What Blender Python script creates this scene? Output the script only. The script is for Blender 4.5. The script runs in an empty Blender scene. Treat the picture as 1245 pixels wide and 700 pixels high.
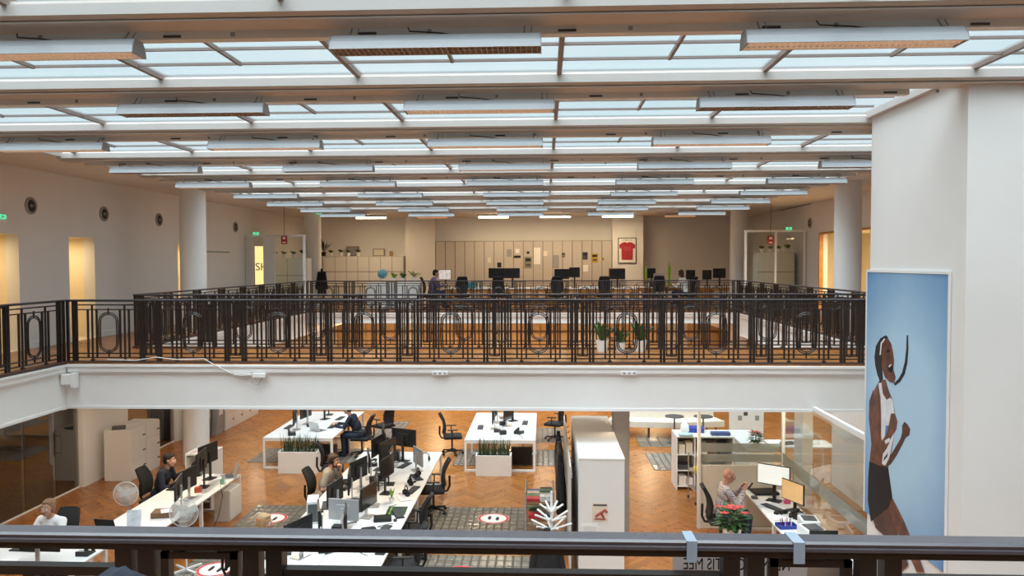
import bpy, bmesh, math, random
from mathutils import Matrix, Vector, Euler
random.seed(7)
PI = math.pi
scene = bpy.context.scene
COL = scene.collection

# ------------------------------------------------------------------ camera
F_PX, CXP, CYP = 935.0, 622.5, 350.0
EYE = Vector((0.0, 0.0, 4.85))
_yaw, _pitch, _roll = math.atan(39.5 / F_PX), math.atan(31 / F_PX), 0.0029
FW = Vector((-math.sin(_yaw) * math.cos(_pitch), math.cos(_yaw) * math.cos(_pitch), -math.sin(_pitch)))
_rt = Vector((math.cos(_yaw), math.sin(_yaw), 0)); _up = _rt.cross(FW)
RT = math.cos(_roll) * _rt - math.sin(_roll) * _up
UP = math.cos(_roll) * _up + math.sin(_roll) * _rt
cam_d = bpy.data.cameras.new('camera'); cam = bpy.data.objects.new('camera', cam_d); COL.objects.link(cam)
cam_d.sensor_width = 36.0; cam_d.lens = 36.0 * F_PX / 1245.0; cam_d.clip_start = 0.05; cam_d.clip_end = 300
cam.matrix_world = Matrix(((RT.x, UP.x, -FW.x, EYE.x), (RT.y, UP.y, -FW.y, EYE.y), (RT.z, UP.z, -FW.z, EYE.z), (0, 0, 0, 1)))
scene.camera = cam

def ray(x, y): return FW + RT * ((x - CXP) / F_PX) - UP * ((y - CYP) / F_PX)
def pz(x, y, z):                       # the point of a pixel on the level z
    d = ray(x, y); return EYE + d * ((z - EYE.z) / d.z)
def py(x, y, Y):                       # the point of a pixel on the cross wall at Y
    d = ray(x, y); return EYE + d * (Y / d.y)
def pxw(x, y, X):                      # the point of a pixel on the side wall at X
    d = ray(x, y); return EYE + d * (X / d.x)

# ------------------------------------------------------------------ sky, exposure
SKY_STRENGTH = 0.30
EXPOSURE = 0.42
world = bpy.data.worlds.new('overcast_sky'); scene.world = world; world.use_nodes = True
nt = world.node_tree; nt.nodes.clear()
_out = nt.nodes.new('ShaderNodeOutputWorld'); _bg = nt.nodes.new('ShaderNodeBackground')
_tc = nt.nodes.new('ShaderNodeTexCoord'); _sep = nt.nodes.new('ShaderNodeSeparateXYZ')
_cl = nt.nodes.new('ShaderNodeMath'); _cl.operation = 'MAXIMUM'; _cl.inputs[1].default_value = 0.0
_m1 = nt.nodes.new('ShaderNodeMath'); _m1.operation = 'MULTIPLY_ADD'; _m1.inputs[1].default_value = 2.0; _m1.inputs[2].default_value = 1.0
_nz = nt.nodes.new('ShaderNodeTexNoise'); _nz.inputs['Scale'].default_value = 4.0; _nz.inputs['Detail'].default_value = 3.0
_rp = nt.nodes.new('ShaderNodeValToRGB')
_rp.color_ramp.elements[0].position = 0.35; _rp.color_ramp.elements[0].color = (0.66, 0.86, 0.93, 1)
_rp.color_ramp.elements[1].position = 0.68; _rp.color_ramp.elements[1].color = (0.86, 0.96, 1.0, 1)
_m2 = nt.nodes.new('ShaderNodeMath'); _m2.operation = 'MULTIPLY'; _m2.inputs[1].default_value = SKY_STRENGTH
nt.links.new(_tc.outputs['Generated'], _sep.inputs[0]); nt.links.new(_sep.outputs['Z'], _cl.inputs[0])
nt.links.new(_cl.outputs[0], _m1.inputs[0]); nt.links.new(_m1.outputs[0], _m2.inputs[0])
nt.links.new(_tc.outputs['Generated'], _nz.inputs['Vector']); nt.links.new(_nz.outputs['Fac'], _rp.inputs['Fac'])
nt.links.new(_rp.outputs['Color'], _bg.inputs['Color']); nt.links.new(_m2.outputs[0], _bg.inputs['Strength'])
nt.links.new(_bg.outputs[0], _out.inputs['Surface'])
sun_d = bpy.data.lights.new('hazy_sun', 'SUN'); sun_d.energy = 6.6; sun_d.angle = math.radians(75); sun_d.color = (0.94, 0.97, 1.0)
sun = bpy.data.objects.new('hazy_sun', sun_d); COL.objects.link(sun)
sun.rotation_euler = (Vector((-0.12, -0.24, 0.96))).to_track_quat('Z', 'Y').to_euler()
vs = scene.view_settings
vs.view_transform = 'Standard'; vs.look = 'None'; vs.gamma = 1.0; vs.use_curve_mapping = False; vs.exposure = EXPOSURE

# ------------------------------------------------------------------ materials
MATS = {}
def mat(name, col, rough=0.5, metal=0.0, var=0.06, scale=6.0, bump=0.0, spec=0.5, emit=None, estr=0.0, coat=0.0):
    if name in MATS: return MATS[name]
    m = bpy.data.materials.new(name); m.use_nodes = True; n = m.node_tree; b = n.nodes['Principled BSDF']
    b.inputs['Roughness'].default_value = rough; b.inputs['Metallic'].default_value = metal
    b.inputs['Specular IOR Level'].default_value = spec; b.inputs['Coat Weight'].default_value = coat
    tc = n.nodes.new('ShaderNodeTexCoord'); nz = n.nodes.new('ShaderNodeTexNoise')
    nz.inputs['Scale'].default_value = scale; nz.inputs['Detail'].default_value = 3.0
    rp = n.nodes.new('ShaderNodeValToRGB'); lo, hi = 1 - var, 1 + var
    rp.color_ramp.elements[0].position = 0.3; rp.color_ramp.elements[1].position = 0.7
    rp.color_ramp.elements[0].color = (col[0] * lo, col[1] * lo, col[2] * lo, 1)
    rp.color_ramp.elements[1].color = (min(1, col[0] * hi), min(1, col[1] * hi), min(1, col[2] * hi), 1)
    n.links.new(tc.outputs['Object'], nz.inputs['Vector']); n.links.new(nz.outputs['Fac'], rp.inputs['Fac'])
    n.links.new(rp.outputs['Color'], b.inputs['Base Color'])
    if bump:
        bp = n.nodes.new('ShaderNodeBump'); bp.inputs['Strength'].default_value = bump; bp.inputs['Distance'].default_value = 0.01
        nz2 = n.nodes.new('ShaderNodeTexNoise'); nz2.inputs['Scale'].default_value = scale * 12
        n.links.new(tc.outputs['Object'], nz2.inputs['Vector']); n.links.new(nz2.outputs['Fac'], bp.inputs['Height'])
        n.links.new(bp.outputs[0], b.inputs['Normal'])
    if emit:
        b.inputs['Emission Color'].default_value = (*emit, 1); b.inputs['Emission Strength'].default_value = estr
    MATS[name] = m; return m

def glass_mat(name, tint=(0.92, 0.97, 0.95), refl=0.08, frost=0.0, frost_col=(0.8, 0.85, 0.85), rough=0.03):
    if name in MATS: return MATS[name]
    m = bpy.data.materials.new(name); m.use_nodes = True; n = m.node_tree; n.nodes.clear()
    out = n.nodes.new('ShaderNodeOutputMaterial'); tr = n.nodes.new('ShaderNodeBsdfTransparent'); tr.inputs[0].default_value = (*tint, 1)
    cur = tr
    if frost > 0:
        tl = n.nodes.new('ShaderNodeBsdfTranslucent'); df = n.nodes.new('ShaderNodeBsdfDiffuse')
        nz = n.nodes.new('ShaderNodeTexNoise'); nz.inputs['Scale'].default_value = 3.0
        rp = n.nodes.new('ShaderNodeValToRGB')
        rp.color_ramp.elements[0].color = (*[c * 0.93 for c in frost_col], 1); rp.color_ramp.elements[1].color = (*frost_col, 1)
        tc = n.nodes.new('ShaderNodeTexCoord'); n.links.new(tc.outputs['Object'], nz.inputs['Vector'])
        n.links.new(nz.outputs['Fac'], rp.inputs['Fac']); n.links.new(rp.outputs[0], tl.inputs[0]); n.links.new(rp.outputs[0], df.inputs[0])
        a = n.nodes.new('ShaderNodeMixShader'); a.inputs[0].default_value = 0.35
        n.links.new(tl.outputs[0], a.inputs[1]); n.links.new(df.outputs[0], a.inputs[2])
        b = n.nodes.new('ShaderNodeMixShader'); b.inputs[0].default_value = frost
        n.links.new(cur.outputs[0], b.inputs[1]); n.links.new(a.outputs[0], b.inputs[2]); cur = b
    gl = n.nodes.new('ShaderNodeBsdfGlossy'); gl.inputs['Roughness'].default_value = rough
    lw = n.nodes.new('ShaderNodeFresnel'); lw.inputs[0].default_value = 1.45
    mu = n.nodes.new('ShaderNodeMath'); mu.operation = 'MULTIPLY'; mu.inputs[1].default_value = refl / 0.08
    n.links.new(lw.outputs[0], mu.inputs[0])
    mx = n.nodes.new('ShaderNodeMixShader'); n.links.new(mu.outputs[0], mx.inputs[0])
    n.links.new(cur.outputs[0], mx.inputs[1]); n.links.new(gl.outputs[0], mx.inputs[2]); n.links.new(mx.outputs[0], out.inputs[0])
    MATS[name] = m; return m

def herringbone(name):
    m = bpy.data.materials.new(name); m.use_nodes = True; n = m.node_tree; b = n.nodes['Principled BSDF']; L = n.links.new
    g = n.nodes.new('ShaderNodeNewGeometry'); s = n.nodes.new('ShaderNodeSeparateXYZ'); L(g.outputs['Position'], s.inputs[0])
    def M(op, a, bv=None, c=None):
        x = n.nodes.new('ShaderNodeMath'); x.operation = op
        for i, v in enumerate((a, bv, c)):
            if v is None: continue
            if isinstance(v, (int, float)): x.inputs[i].default_value = v
            else: L(v, x.inputs[i])
        return x.outputs[0]
    W = 0.42
    u = M('DIVIDE', s.outputs['X'], W); t = M('PINGPONG', u, 1.0)
    v = M('DIVIDE', M('MULTIPLY_ADD', t, W, s.outputs['Y']), 0.115)
    pid = M('MULTIPLY_ADD', M('FLOOR', u), 37.3, M('FLOOR', v))
    wn = n.nodes.new('ShaderNodeTexWhiteNoise'); wn.noise_dimensions = '1D'; L(pid, wn.inputs['W'])
    nz = n.nodes.new('ShaderNodeTexNoise'); nz.inputs['Scale'].default_value = 0.5; L(g.outputs['Position'], nz.inputs['Vector'])
    gr = n.nodes.new('ShaderNodeTexNoise'); gr.inputs['Scale'].default_value = 9.0; gr.inputs['Detail'].default_value = 6; L(g.outputs['Position'], gr.inputs['Vector'])
    f = M('ADD', M('MULTIPLY', wn.outputs['Value'], 0.42), M('ADD', M('MULTIPLY', nz.outputs['Fac'], 0.35), M('MULTIPLY', gr.outputs['Fac'], 0.22)))
    rp = n.nodes.new('ShaderNodeValToRGB'); e = rp.color_ramp.elements
    e[0].position = 0.2; e[0].color = (0.215, 0.074, 0.016, 1); e[1].position = 0.85; e[1].color = (0.48, 0.187, 0.043, 1)
    L(f, rp.inputs['Fac'])
    fr = M('FRACT', v); jn = M('LESS_THAN', fr, 0.07)
    jn2 = M('LESS_THAN', M('FRACT', u), 0.012); jj = M('MAXIMUM', jn, jn2)
    mx = n.nodes.new('ShaderNodeMixRGB'); mx.blend_type = 'MULTIPLY'; mx.inputs[2].default_value = (0.55, 0.5, 0.45, 1)
    L(jj, mx.inputs[0]); L(rp.outputs[0], mx.inputs[1]); L(mx.outputs[0], b.inputs['Base Color'])
    b.inputs['Roughness'].default_value = 0.3
    rr = M('MULTIPLY_ADD', gr.outputs['Fac'], 0.2, 0.2); L(rr, b.inputs['Roughness'])
    bp = n.nodes.new('ShaderNodeBump'); bp.inputs['Strength'].default_value = 0.15; bp.inputs['Distance'].default_value = 0.004
    L(M('SUBTRACT', 1.0, jj), bp.inputs['Height']); L(bp.outputs[0], b.inputs['Normal'])
    MATS[name] = m; return m

def check_cloth(name, c1, c2, sc):
    m = bpy.data.materials.new(name); m.use_nodes = True; n = m.node_tree; b = n.nodes['Principled BSDF']; L = n.links.new
    tc = n.nodes.new('ShaderNodeTexCoord'); w1 = n.nodes.new('ShaderNodeTexWave'); w2 = n.nodes.new('ShaderNodeTexWave')
    w1.bands_direction = 'X'; w2.bands_direction = 'Z'
    for w in (w1, w2): w.inputs['Scale'].default_value = sc; L(tc.outputs['Object'], w.inputs['Vector'])
    mx = n.nodes.new('ShaderNodeMath'); mx.operation = 'MULTIPLY'; L(w1.outputs['Fac'], mx.inputs[0]); L(w2.outputs['Fac'], mx.inputs[1])
    rp = n.nodes.new('ShaderNodeValToRGB'); rp.color_ramp.elements[0].color = (*c1, 1); rp.color_ramp.elements[1].color = (*c2, 1)
    L(mx.outputs[0], rp.inputs['Fac']); L(rp.outputs[0], b.inputs['Base Color']); b.inputs['Roughness'].default_value = 0.9
    MATS[name] = m; return m

def poster_blue(name):
    m = bpy.data.materials.new(name); m.use_nodes = True; n = m.node_tree; b = n.nodes['Principled BSDF']; L = n.links.new
    tc = n.nodes.new('ShaderNodeTexCoord'); g = n.nodes.new('ShaderNodeTexGradient'); g.gradient_type = 'SPHERICAL'
    mp = n.nodes.new('ShaderNodeMapping'); mp.inputs['Scale'].default_value = (1, 0.62, 0.48)
    L(tc.outputs['Object'], mp.inputs[0]); L(mp.outputs[0], g.inputs[0])
    nz = n.nodes.new('ShaderNodeTexNoise'); nz.inputs['Scale'].default_value = 1.5; L(tc.outputs['Object'], nz.inputs['Vector'])
    ad = n.nodes.new('ShaderNodeMath'); ad.operation = 'MULTIPLY_ADD'; ad.inputs[1].default_value = 0.25; L(nz.outputs['Fac'], ad.inputs[0]); L(g.outputs['Fac'], ad.inputs[2])
    rp = n.nodes.new('ShaderNodeValToRGB'); e = rp.color_ramp.elements
    e[0].position = 0.08; e[0].color = (0.045, 0.20, 0.47, 1); e[1].position = 0.72; e[1].color = (0.44, 0.66, 0.84, 1)
    L(ad.outputs[0], rp.inputs['Fac']); L(rp.outputs[0], b.inputs['Base Color']); b.inputs['Roughness'].default_value = 0.45
    MATS[name] = m; return m

WALL = mat('wall_paint', (0.80, 0.785, 0.765), 0.75, var=0.015, scale=2, bump=0.03)
WHITE = mat('white_paint', (0.83, 0.82, 0.805), 0.5, var=0.012)
CEIL = mat('ceiling_paint', (0.74, 0.69, 0.63), 0.85, var=0.02)
BEAM = mat('beam_paint', (0.56, 0.535, 0.51), 0.6, var=0.02)
BARM = mat('glazing_bar_paint', (0.27, 0.22, 0.20), 0.6)
PARQ = herringbone('parquet')
IRON = mat('railing_iron', (0.015, 0.0105, 0.009), 0.36, var=0.15, scale=14, spec=0.6)
RAILTOP = mat('handrail_lacquer', (0.075, 0.068, 0.080), 0.25, var=0.1, scale=10, spec=0.7)
CURB = mat('curb_brown', (0.07, 0.032, 0.02), 0.5)
DESKW = mat('desk_white', (0.78, 0.77, 0.755), 0.35, var=0.01)
LEGW = mat('leg_white', (0.8, 0.79, 0.77), 0.4, var=0.01)
BLACK = mat('black_plastic', (0.012, 0.012, 0.013), 0.45, var=0.2)
BLACKF = mat('black_fabric', (0.014, 0.014, 0.016), 0.9, var=0.3, scale=40, bump=0.2)
SCREEN = mat('dark_screen', (0.018, 0.016, 0.015), 0.15, var=0.05)
SILVER = mat('silver_metal', (0.55, 0.55, 0.56), 0.35, metal=0.8)
GREYP = mat('grey_plastic', (0.30, 0.31, 0.32), 0.5)
DARKG = mat('dark_grey', (0.07, 0.07, 0.075), 0.6)
PAPER = mat('paper', (0.82, 0.81, 0.79), 0.8, var=0.02)
CABW = mat('cabinet_white', (0.76, 0.745, 0.715), 0.45, var=0.012)
CREAM = mat('cream', (0.74, 0.68, 0.58), 0.7, var=0.03)
FLUO = mat('luminaire_white', (0.46, 0.49, 0.52), 0.4, var=0.01)
LOUV = mat('louvre_metal', (0.62, 0.50, 0.42), 0.35, metal=0.3)
LOUVLIT = mat('louvre_lit', (0.8, 0.66, 0.55), 0.4, emit=(1.0, 0.72, 0.5), estr=0.10)
TUBEDIM = mat('tube_soft', (.9, .75, .6), .4, emit=(1.0, .72, .5), estr=.8)
TUBELIT = mat('tube_lit', (1, 0.9, 0.75), 0.4, emit=(1.0, 0.80, 0.52), estr=9.0)
TILEG = mat('glass_tile', (0.20, 0.185, 0.155), 0.18, var=0.18, scale=3)
TILEB = mat('tile_grid_iron', (0.075, 0.06, 0.048), 0.5)
RED = mat('red', (0.55, 0.03, 0.035), 0.5)
BLUE = mat('blue', (0.02, 0.05, 0.33), 0.45)
LEAF = mat('leaf_green', (0.035, 0.10, 0.025), 0.5, var=0.4, scale=20)
LEAFL = mat('leaf_light', (0.22, 0.42, 0.04), 0.5, var=0.3, scale=20)
GRASS = mat('blade_green', (0.045, 0.075, 0.03), 0.6, var=0.4, scale=20)
SOIL = mat('soil', (0.03, 0.02, 0.015), 0.95)
WOODO = mat('orange_wood', (0.55, 0.25, 0.06), 0.45, var=0.12)
WOODB = mat('brown_wood', (0.17, 0.085, 0.04), 0.5, var=0.15)
SKIN = mat('skin', (0.50, 0.27, 0.18), 0.55, var=0.05)
NAVY = mat('navy', (0.012, 0.016, 0.032), 0.85, var=0.2, scale=30, bump=0.2)
LIPS = mat('lips', (0.38, 0.12, 0.10), 0.5)
EYEW = mat('eye_white', (0.75, 0.73, 0.7), 0.3)

# ------------------------------------------------------------------ mesh helpers
class MB:
    def __init__(s): s.bm = bmesh.new(); s.T = Matrix.Identity(4)
    def _m(s, mtx): return s.T @ mtx
    def box(s, x0, x1, y0, y1, z0, z1, rot=None, bev=0.0, seg=2):
        c = Vector(((x0 + x1) / 2, (y0 + y1) / 2, (z0 + z1) / 2))
        m = Matrix.Translation(c) @ (rot.to_4x4() if rot is not None else Matrix.Identity(4)) @ Matrix.Diagonal((abs(x1 - x0), abs(y1 - y0), abs(z1 - z0), 1))
        r = bmesh.ops.create_cube(s.bm, size=1.0, matrix=s._m(m))
        if bev > 0:
            es = list({e for v in r['verts'] for e in v.link_edges})
            bmesh.ops.bevel(s.bm, geom=es, offset=bev, segments=seg, affect='EDGES', profile=0.5)
        return s
    def cyl(s, p0, p1, r0, r1=None, n=10, caps=True):
        p0, p1 = Vector(p0), Vector(p1); r1 = r0 if r1 is None else r1
        d = p1 - p0; L = d.length
        if L < 1e-6: return s
        q = d.to_track_quat('Z', 'Y').to_matrix().to_4x4()
        bmesh.ops.create_cone(s.bm, cap_ends=caps, segments=n, radius1=r0, radius2=r1, depth=L, matrix=s._m(Matrix.Translation((p0 + p1) / 2) @ q))
        return s
    def ball(s, c, r, u=12, v=8, sc=(1, 1, 1), rot=None):
        m = Matrix.Translation(c) @ (rot.to_4x4() if rot is not None else Matrix.Identity(4)) @ Matrix.Diagonal((sc[0], sc[1], sc[2], 1))
        bmesh.ops.create_uvsphere(s.bm, u_segments=u, v_segments=v, radius=r, matrix=s._m(m)); return s
    def cap(s, p0, p1, r0, r1=None, n=12):
        r1 = r0 if r1 is None else r1
        s.cyl(p0, p1, r0, r1, n); s.ball(p0, r0, n, 8); s.ball(p1, r1, n, 8); return s
    def tube(s, pts, r, n=6, closed=False):
        pts = [Vector(p) for p in pts]; N = len(pts); rings = []
        for i, p in enumerate(pts):
            a = pts[(i - 1) % N] if (closed or i > 0) else p; b = pts[(i + 1) % N] if (closed or i < N - 1) else p
            t = (b - a).normalized(); ref = Vector((0, 0, 1)) if abs(t.z) < 0.9 else Vector((0, 1, 0))
            u = t.cross(ref).normalized(); w = t.cross(u)
            rings.append([s.bm.verts.new(s.T @ (p + r * (math.cos(2 * PI * k / n) * u + math.sin(2 * PI * k / n) * w))) for k in range(n)])
        for i in range(N if closed else N - 1):
            A, B = rings[i], rings[(i + 1) % N]
            for k in range(n): s.bm.faces.new((A[k], A[(k + 1) % n], B[(k + 1) % n], B[k]))
        if not closed:
            s.bm.faces.new(rings[0][::-1]); s.bm.faces.new(rings[-1])
        return s
    def lathe(s, prof, n=20, c=(0, 0, 0)):
        c = Vector(c); rings = []
        for r, z in prof:
            rings.append([s.bm.verts.new(s.T @ (c + Vector((max(r, 1e-4) * math.cos(2 * PI * k / n), max(r, 1e-4) * math.sin(2 * PI * k / n), z)))) for k in range(n)])
        for A, B in zip(rings, rings[1:]):
            for k in range(n): s.bm.faces.new((A[k], A[(k + 1) % n], B[(k + 1) % n], B[k]))
        s.bm.faces.new(rings[0][::-1]); s.bm.faces.new(rings[-1]); return s
    def prism(s, pts, axis, a, b):
        """outline pts (2d) swept along axis x, y or z from a to b"""
        def P(p, t): return Vector((t, p[0], p[1])) if axis == 'x' else Vector((p[0], t, p[1])) if axis == 'y' else Vector((p[0], p[1], t))
        A = [s.bm.verts.new(s.T @ P(p, a)) for p in pts]; B = [s.bm.verts.new(s.T @ P(p, b)) for p in pts]
        n = len(pts); s.bm.faces.new(A[::-1]); s.bm.faces.new(B)
        for i in range(n): s.bm.faces.new((A[i], A[(i + 1) % n], B[(i + 1) % n], B[i]))
        return s
    def quad(s, *p):
        s.bm.faces.new([s.bm.verts.new(s.T @ Vector(q)) for q in p]); return s
    def mesh(s, name, smooth=False):
        bmesh.ops.recalc_face_normals(s.bm, faces=s.bm.faces)
        me = bpy.data.meshes.new(name); s.bm.to_mesh(me); s.bm.free()
        if smooth:
            me.polygons.foreach_set('use_smooth', [True] * len(me.polygons))
            try: me.set_sharp_from_angle(angle=math.radians(42))
            except Exception: pass
        return me
    def build(s, name, m, parent=None, loc=(0, 0, 0), rotz=0.0, smooth=False):
        me = s.mesh(name, smooth); me.materials.append(m); return link(name, me, parent, loc, rotz)

def link(name, me, parent=None, loc=(0, 0, 0), rotz=0.0):
    o = bpy.data.objects.new(name, me); COL.objects.link(o); o.location = loc; o.rotation_euler = (0, 0, rotz)
    if parent is not None: o.parent = parent
    return o
def tag(o, label, cat, group=None):
    o['label'] = label; o['category'] = cat
    if group: o['group'] = group
    return o
def thing(name, label, cat, loc=(0, 0, 0), rotz=0.0, group=None):
    o = bpy.data.objects.new(name, None); COL.objects.link(o); o.location = loc; o.rotation_euler = (0, 0, rotz)
    o.empty_display_size = 0.1
    return tag(o, label, cat, group)
def struct(o, label=None):
    o['kind'] = 'structure'
    if label: o['label'] = label
    return o
def kids(o): return [c for c in bpy.data.objects if c.parent == o]
KID = {}
def dup(root, loc=None, rotz=None, label=None, group=None):
    def cp(o, par):
        c = o.copy(); COL.objects.link(c); c.parent = par
        for ch in o.children: cp(ch, c)
        return c
    r = cp(root, None)
    if loc is not None: r.location = loc
    if rotz is not None: r.rotation_euler = (0, 0, rotz)
    if label: r['label'] = label
    if group: r['group'] = group
    return r
class Proto:
    """first call places the thing itself, later calls copy it"""
    def __init__(s, root): s.root = root; s.used = False
    def __call__(s, loc, rotz=0.0, label=None, group=None):
        if not s.used:
            s.used = True; o = s.root; o.location = loc; o.rotation_euler = (0, 0, rotz)
            if label: o['label'] = label
            if group: o['group'] = group
            return o
        return dup(s.root, loc, rotz, label, group)
def text_mesh(body, size, depth=0.002):
    cu = bpy.data.curves.new('lettering', 'FONT'); cu.body = body; cu.size = size; cu.extrude = depth; cu.align_x = 'CENTER'; cu.align_y = 'CENTER'
    o = bpy.data.objects.new('lettering', cu); COL.objects.link(o)
    dg = bpy.context.evaluated_depsgraph_get(); me = bpy.data.meshes.new_from_object(o.evaluated_get(dg))
    bpy.data.objects.remove(o); return me
def area(name, loc, sx, sy, power, col=(1, 0.85, 0.65), rot=(0, 0, 0)):
    l = bpy.data.lights.new(name, 'AREA'); l.shape = 'RECTANGLE'; l.size = sx; l.size_y = sy; l.energy = power; l.color = col
    o = bpy.data.objects.new(name, l); COL.objects.link(o); o.location = loc; o.rotation_euler = rot; return o
def blob(shapes, voxel, smooth=4):
    """one continuous surface grown round a set of overlapping solids"""
    mb = MB()
    for f in shapes: f(mb)
    me = mb.mesh('blob'); o = bpy.data.objects.new('blob', me); COL.objects.link(o)
    r = o.modifiers.new('r', 'REMESH'); r.mode = 'VOXEL'; r.voxel_size = voxel; r.use_smooth_shade = True
    sm = o.modifiers.new('s', 'SMOOTH'); sm.factor = 0.5; sm.iterations = smooth
    dg = bpy.context.evaluated_depsgraph_get(); res = bpy.data.meshes.new_from_object(o.evaluated_get(dg))
    bpy.data.objects.remove(o); bpy.data.meshes.remove(me)
    res.polygons.foreach_set('use_smooth', [True] * len(res.polygons)); return res
# ------------------------------------------------------------------ building shell
G = 3.2                     # gallery floor level
SB = 2.44                   # underside of gallery slabs
VL, VR = -7.98, 6.35        # edges of the two voids
Y0, Y1, Y2, Y3, Y4 = 1.79, 12.44, 14.7, 25.5, 31.0
WL, WR = -10.0, 8.5
SOF, GLZ = 6.70, 6.685      # side soffit, skylight glass
NB = 1.431                  # railing bay
def sbox(name, m, *b, bev=0.0): return struct(MB().box(*b, bev=bev).build(name, m))

sbox('floor', PARQ, -14.6, WR + 1.5, -3.0, 32.6, -0.25, 0.0)
def slab(i, x0, x1, y0, y1, zb=SB):
    sbox('floor_slab_%d' % i, WHITE, x0, x1, y0, y1, zb, G - 0.02)
    sbox('floor_gallery_%d' % i, PARQ, x0, x1, y0, y1, G - 0.019, G)
slab(1, WL, VL, -3.0, 32.0)                       # along the wall with the round vents
slab(2, VL, VR, Y1, Y2)                           # bridge
slab(3, VR, WR, 9.75, 32.0)
slab(4, VL, VR, Y3, 32.0, 2.83)
slab(5, VL, WR, -3.0, Y0)
# mouldings along the slab edges
def trim(i, x0, x1, y0, y1, nx, ny, zb=SB):
    mb = MB()
    def strip(d, za, zc):
        if nx: mb.box(x0 if nx < 0 else x0 + nx * 0, x0 + nx * d, y0, y1, za, zc) if nx > 0 else mb.box(x0 - d, x0, y0, y1, za, zc)
        else: mb.box(x0, x1, y0 - d if ny < 0 else y0, y0 if ny < 0 else y0 + d, za, zc)
    strip(0.07, G - 0.055, G - 0.022); strip(0.05, G - 0.14, G - 0.055); strip(0.03, G - 0.17, G - 0.14); strip(0.015, zb, zb + 0.045)
    struct(mb.build('trim_%d' % i, WHITE))
trim(1, VL + 0.07, VR, Y1, Y1, 0, -1)
trim(2, VL + 0.07, VR, Y2, Y2, 0, 1)
trim(3, VL, VL, Y0 + .07, Y1, 1, 0)
trim(4, VL, VL, Y2 + .07, Y3, 1, 0)
trim(5, VR, VR, Y2 + .07, Y3, -1, 0)
trim(6, VL + 0.07, VR - .07, Y3, Y3, 0, -1, 2.83)

def wall_x(name, x0, x1, ya, yb, za, zb, ops, m=WALL):
    """a wall along Y with openings (y0, y1, z0, z1)"""
    mb = MB(); ys = sorted({ya, yb, *[o[0] for o in ops], *[o[1] for o in ops]})
    for a, b in zip(ys, ys[1:]):
        cut = sorted((o[2], o[3]) for o in ops if o[0] <= a + 1e-6 and o[1] >= b - 1e-6)
        z = za
        for c0, c1 in cut:
            if c0 > z + 1e-4: mb.box(x0, x1, a, b, z, c0)
            z = c1
        if z < zb - 1e-4: mb.box(x0, x1, a, b, z, zb)
    return struct(mb.build(name, m))
DOORS_L = [(13.1, 14.25, G, 5.42), (15.8, 16.72, G, 5.42), (20.6, 21.6, G, 5.42)]
GLASS_L = [(7.0, 16.15, 0.0, SB), (17.95, 20.45, 0.0, SB)]
wall_x('wall_left', WL - 0.25, WL, -3.0, 32.0, 0.0, SOF, DOORS_L + GLASS_L)
DOOR_R = (20.2, 24.2, G, 5.75)
wall_x('wall_right', WR, WR + 0.25, -3.0, 32.0, 0.0, SOF, [DOOR_R])
sbox('wall_near', WALL, WL, WR, -3.25, -3.0, 0.0, SOF)
mb = MB(); mb.box(WL, -9.99, 0.0, Y1, G, G + .001)
mb.bm.free()
# back wall of the upper storey with its niches, and the panelled wall below it
mb = MB()
mb.box(WL, -5.62, 31.9, 32.0, G, SOF); mb.box(-5.62, -4.42, Y4, 32.0, G, SOF); mb.box(-4.42, 2.72, 31.45, 32.0, G, SOF)
mb.box(2.72, 3.95, Y4, 32.0, G, SOF); mb.box(3.95, WR, 31.9, 32.0, G, SOF)
struct(mb.build('wall_back', WALL))
lw = struct(MB().box(WL, WR, 32.0, 32.3, 0.0, SOF).build('wall_back_lower', mat('wall_tan', (0.55, 0.36, 0.18), 0.6)))
PANELW = mat('panel_wood', (.60, .40, .20), .5, var=.08)
for i in range(15):
    x = -9.9 + i * 1.22
    MB().box(x, x + 1.16, 31.95, 31.998, 0.1, 2.72, bev=0.008).build('panel', PANELW if i % 3 else CREAM, lw)
MB().box(WL + .05, WR - .05, 31.86, 31.94, 1.95, 2.03).build('picture_rail', WOODB, lw)
# baseboards on the side galleries
mb = MB(); segs = [-3.0, 13.1, 14.25, 15.8, 16.72, 20.6, 21.6, 25.0]
for a, b in zip(segs[::2], segs[1::2]): mb.box(WL, WL + 0.02, a, b, G, G + 0.13)
struct(mb.build('baseboard_left', WHITE))
mb = MB(); mb.box(WR - 0.02, WR, 9.8, 20.3, G, G + 0.13); mb.box(WR - 0.02, WR, 23.75, 25.0, G, G + 0.13)
struct(mb.build('baseboard_right', WHITE))

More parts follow.
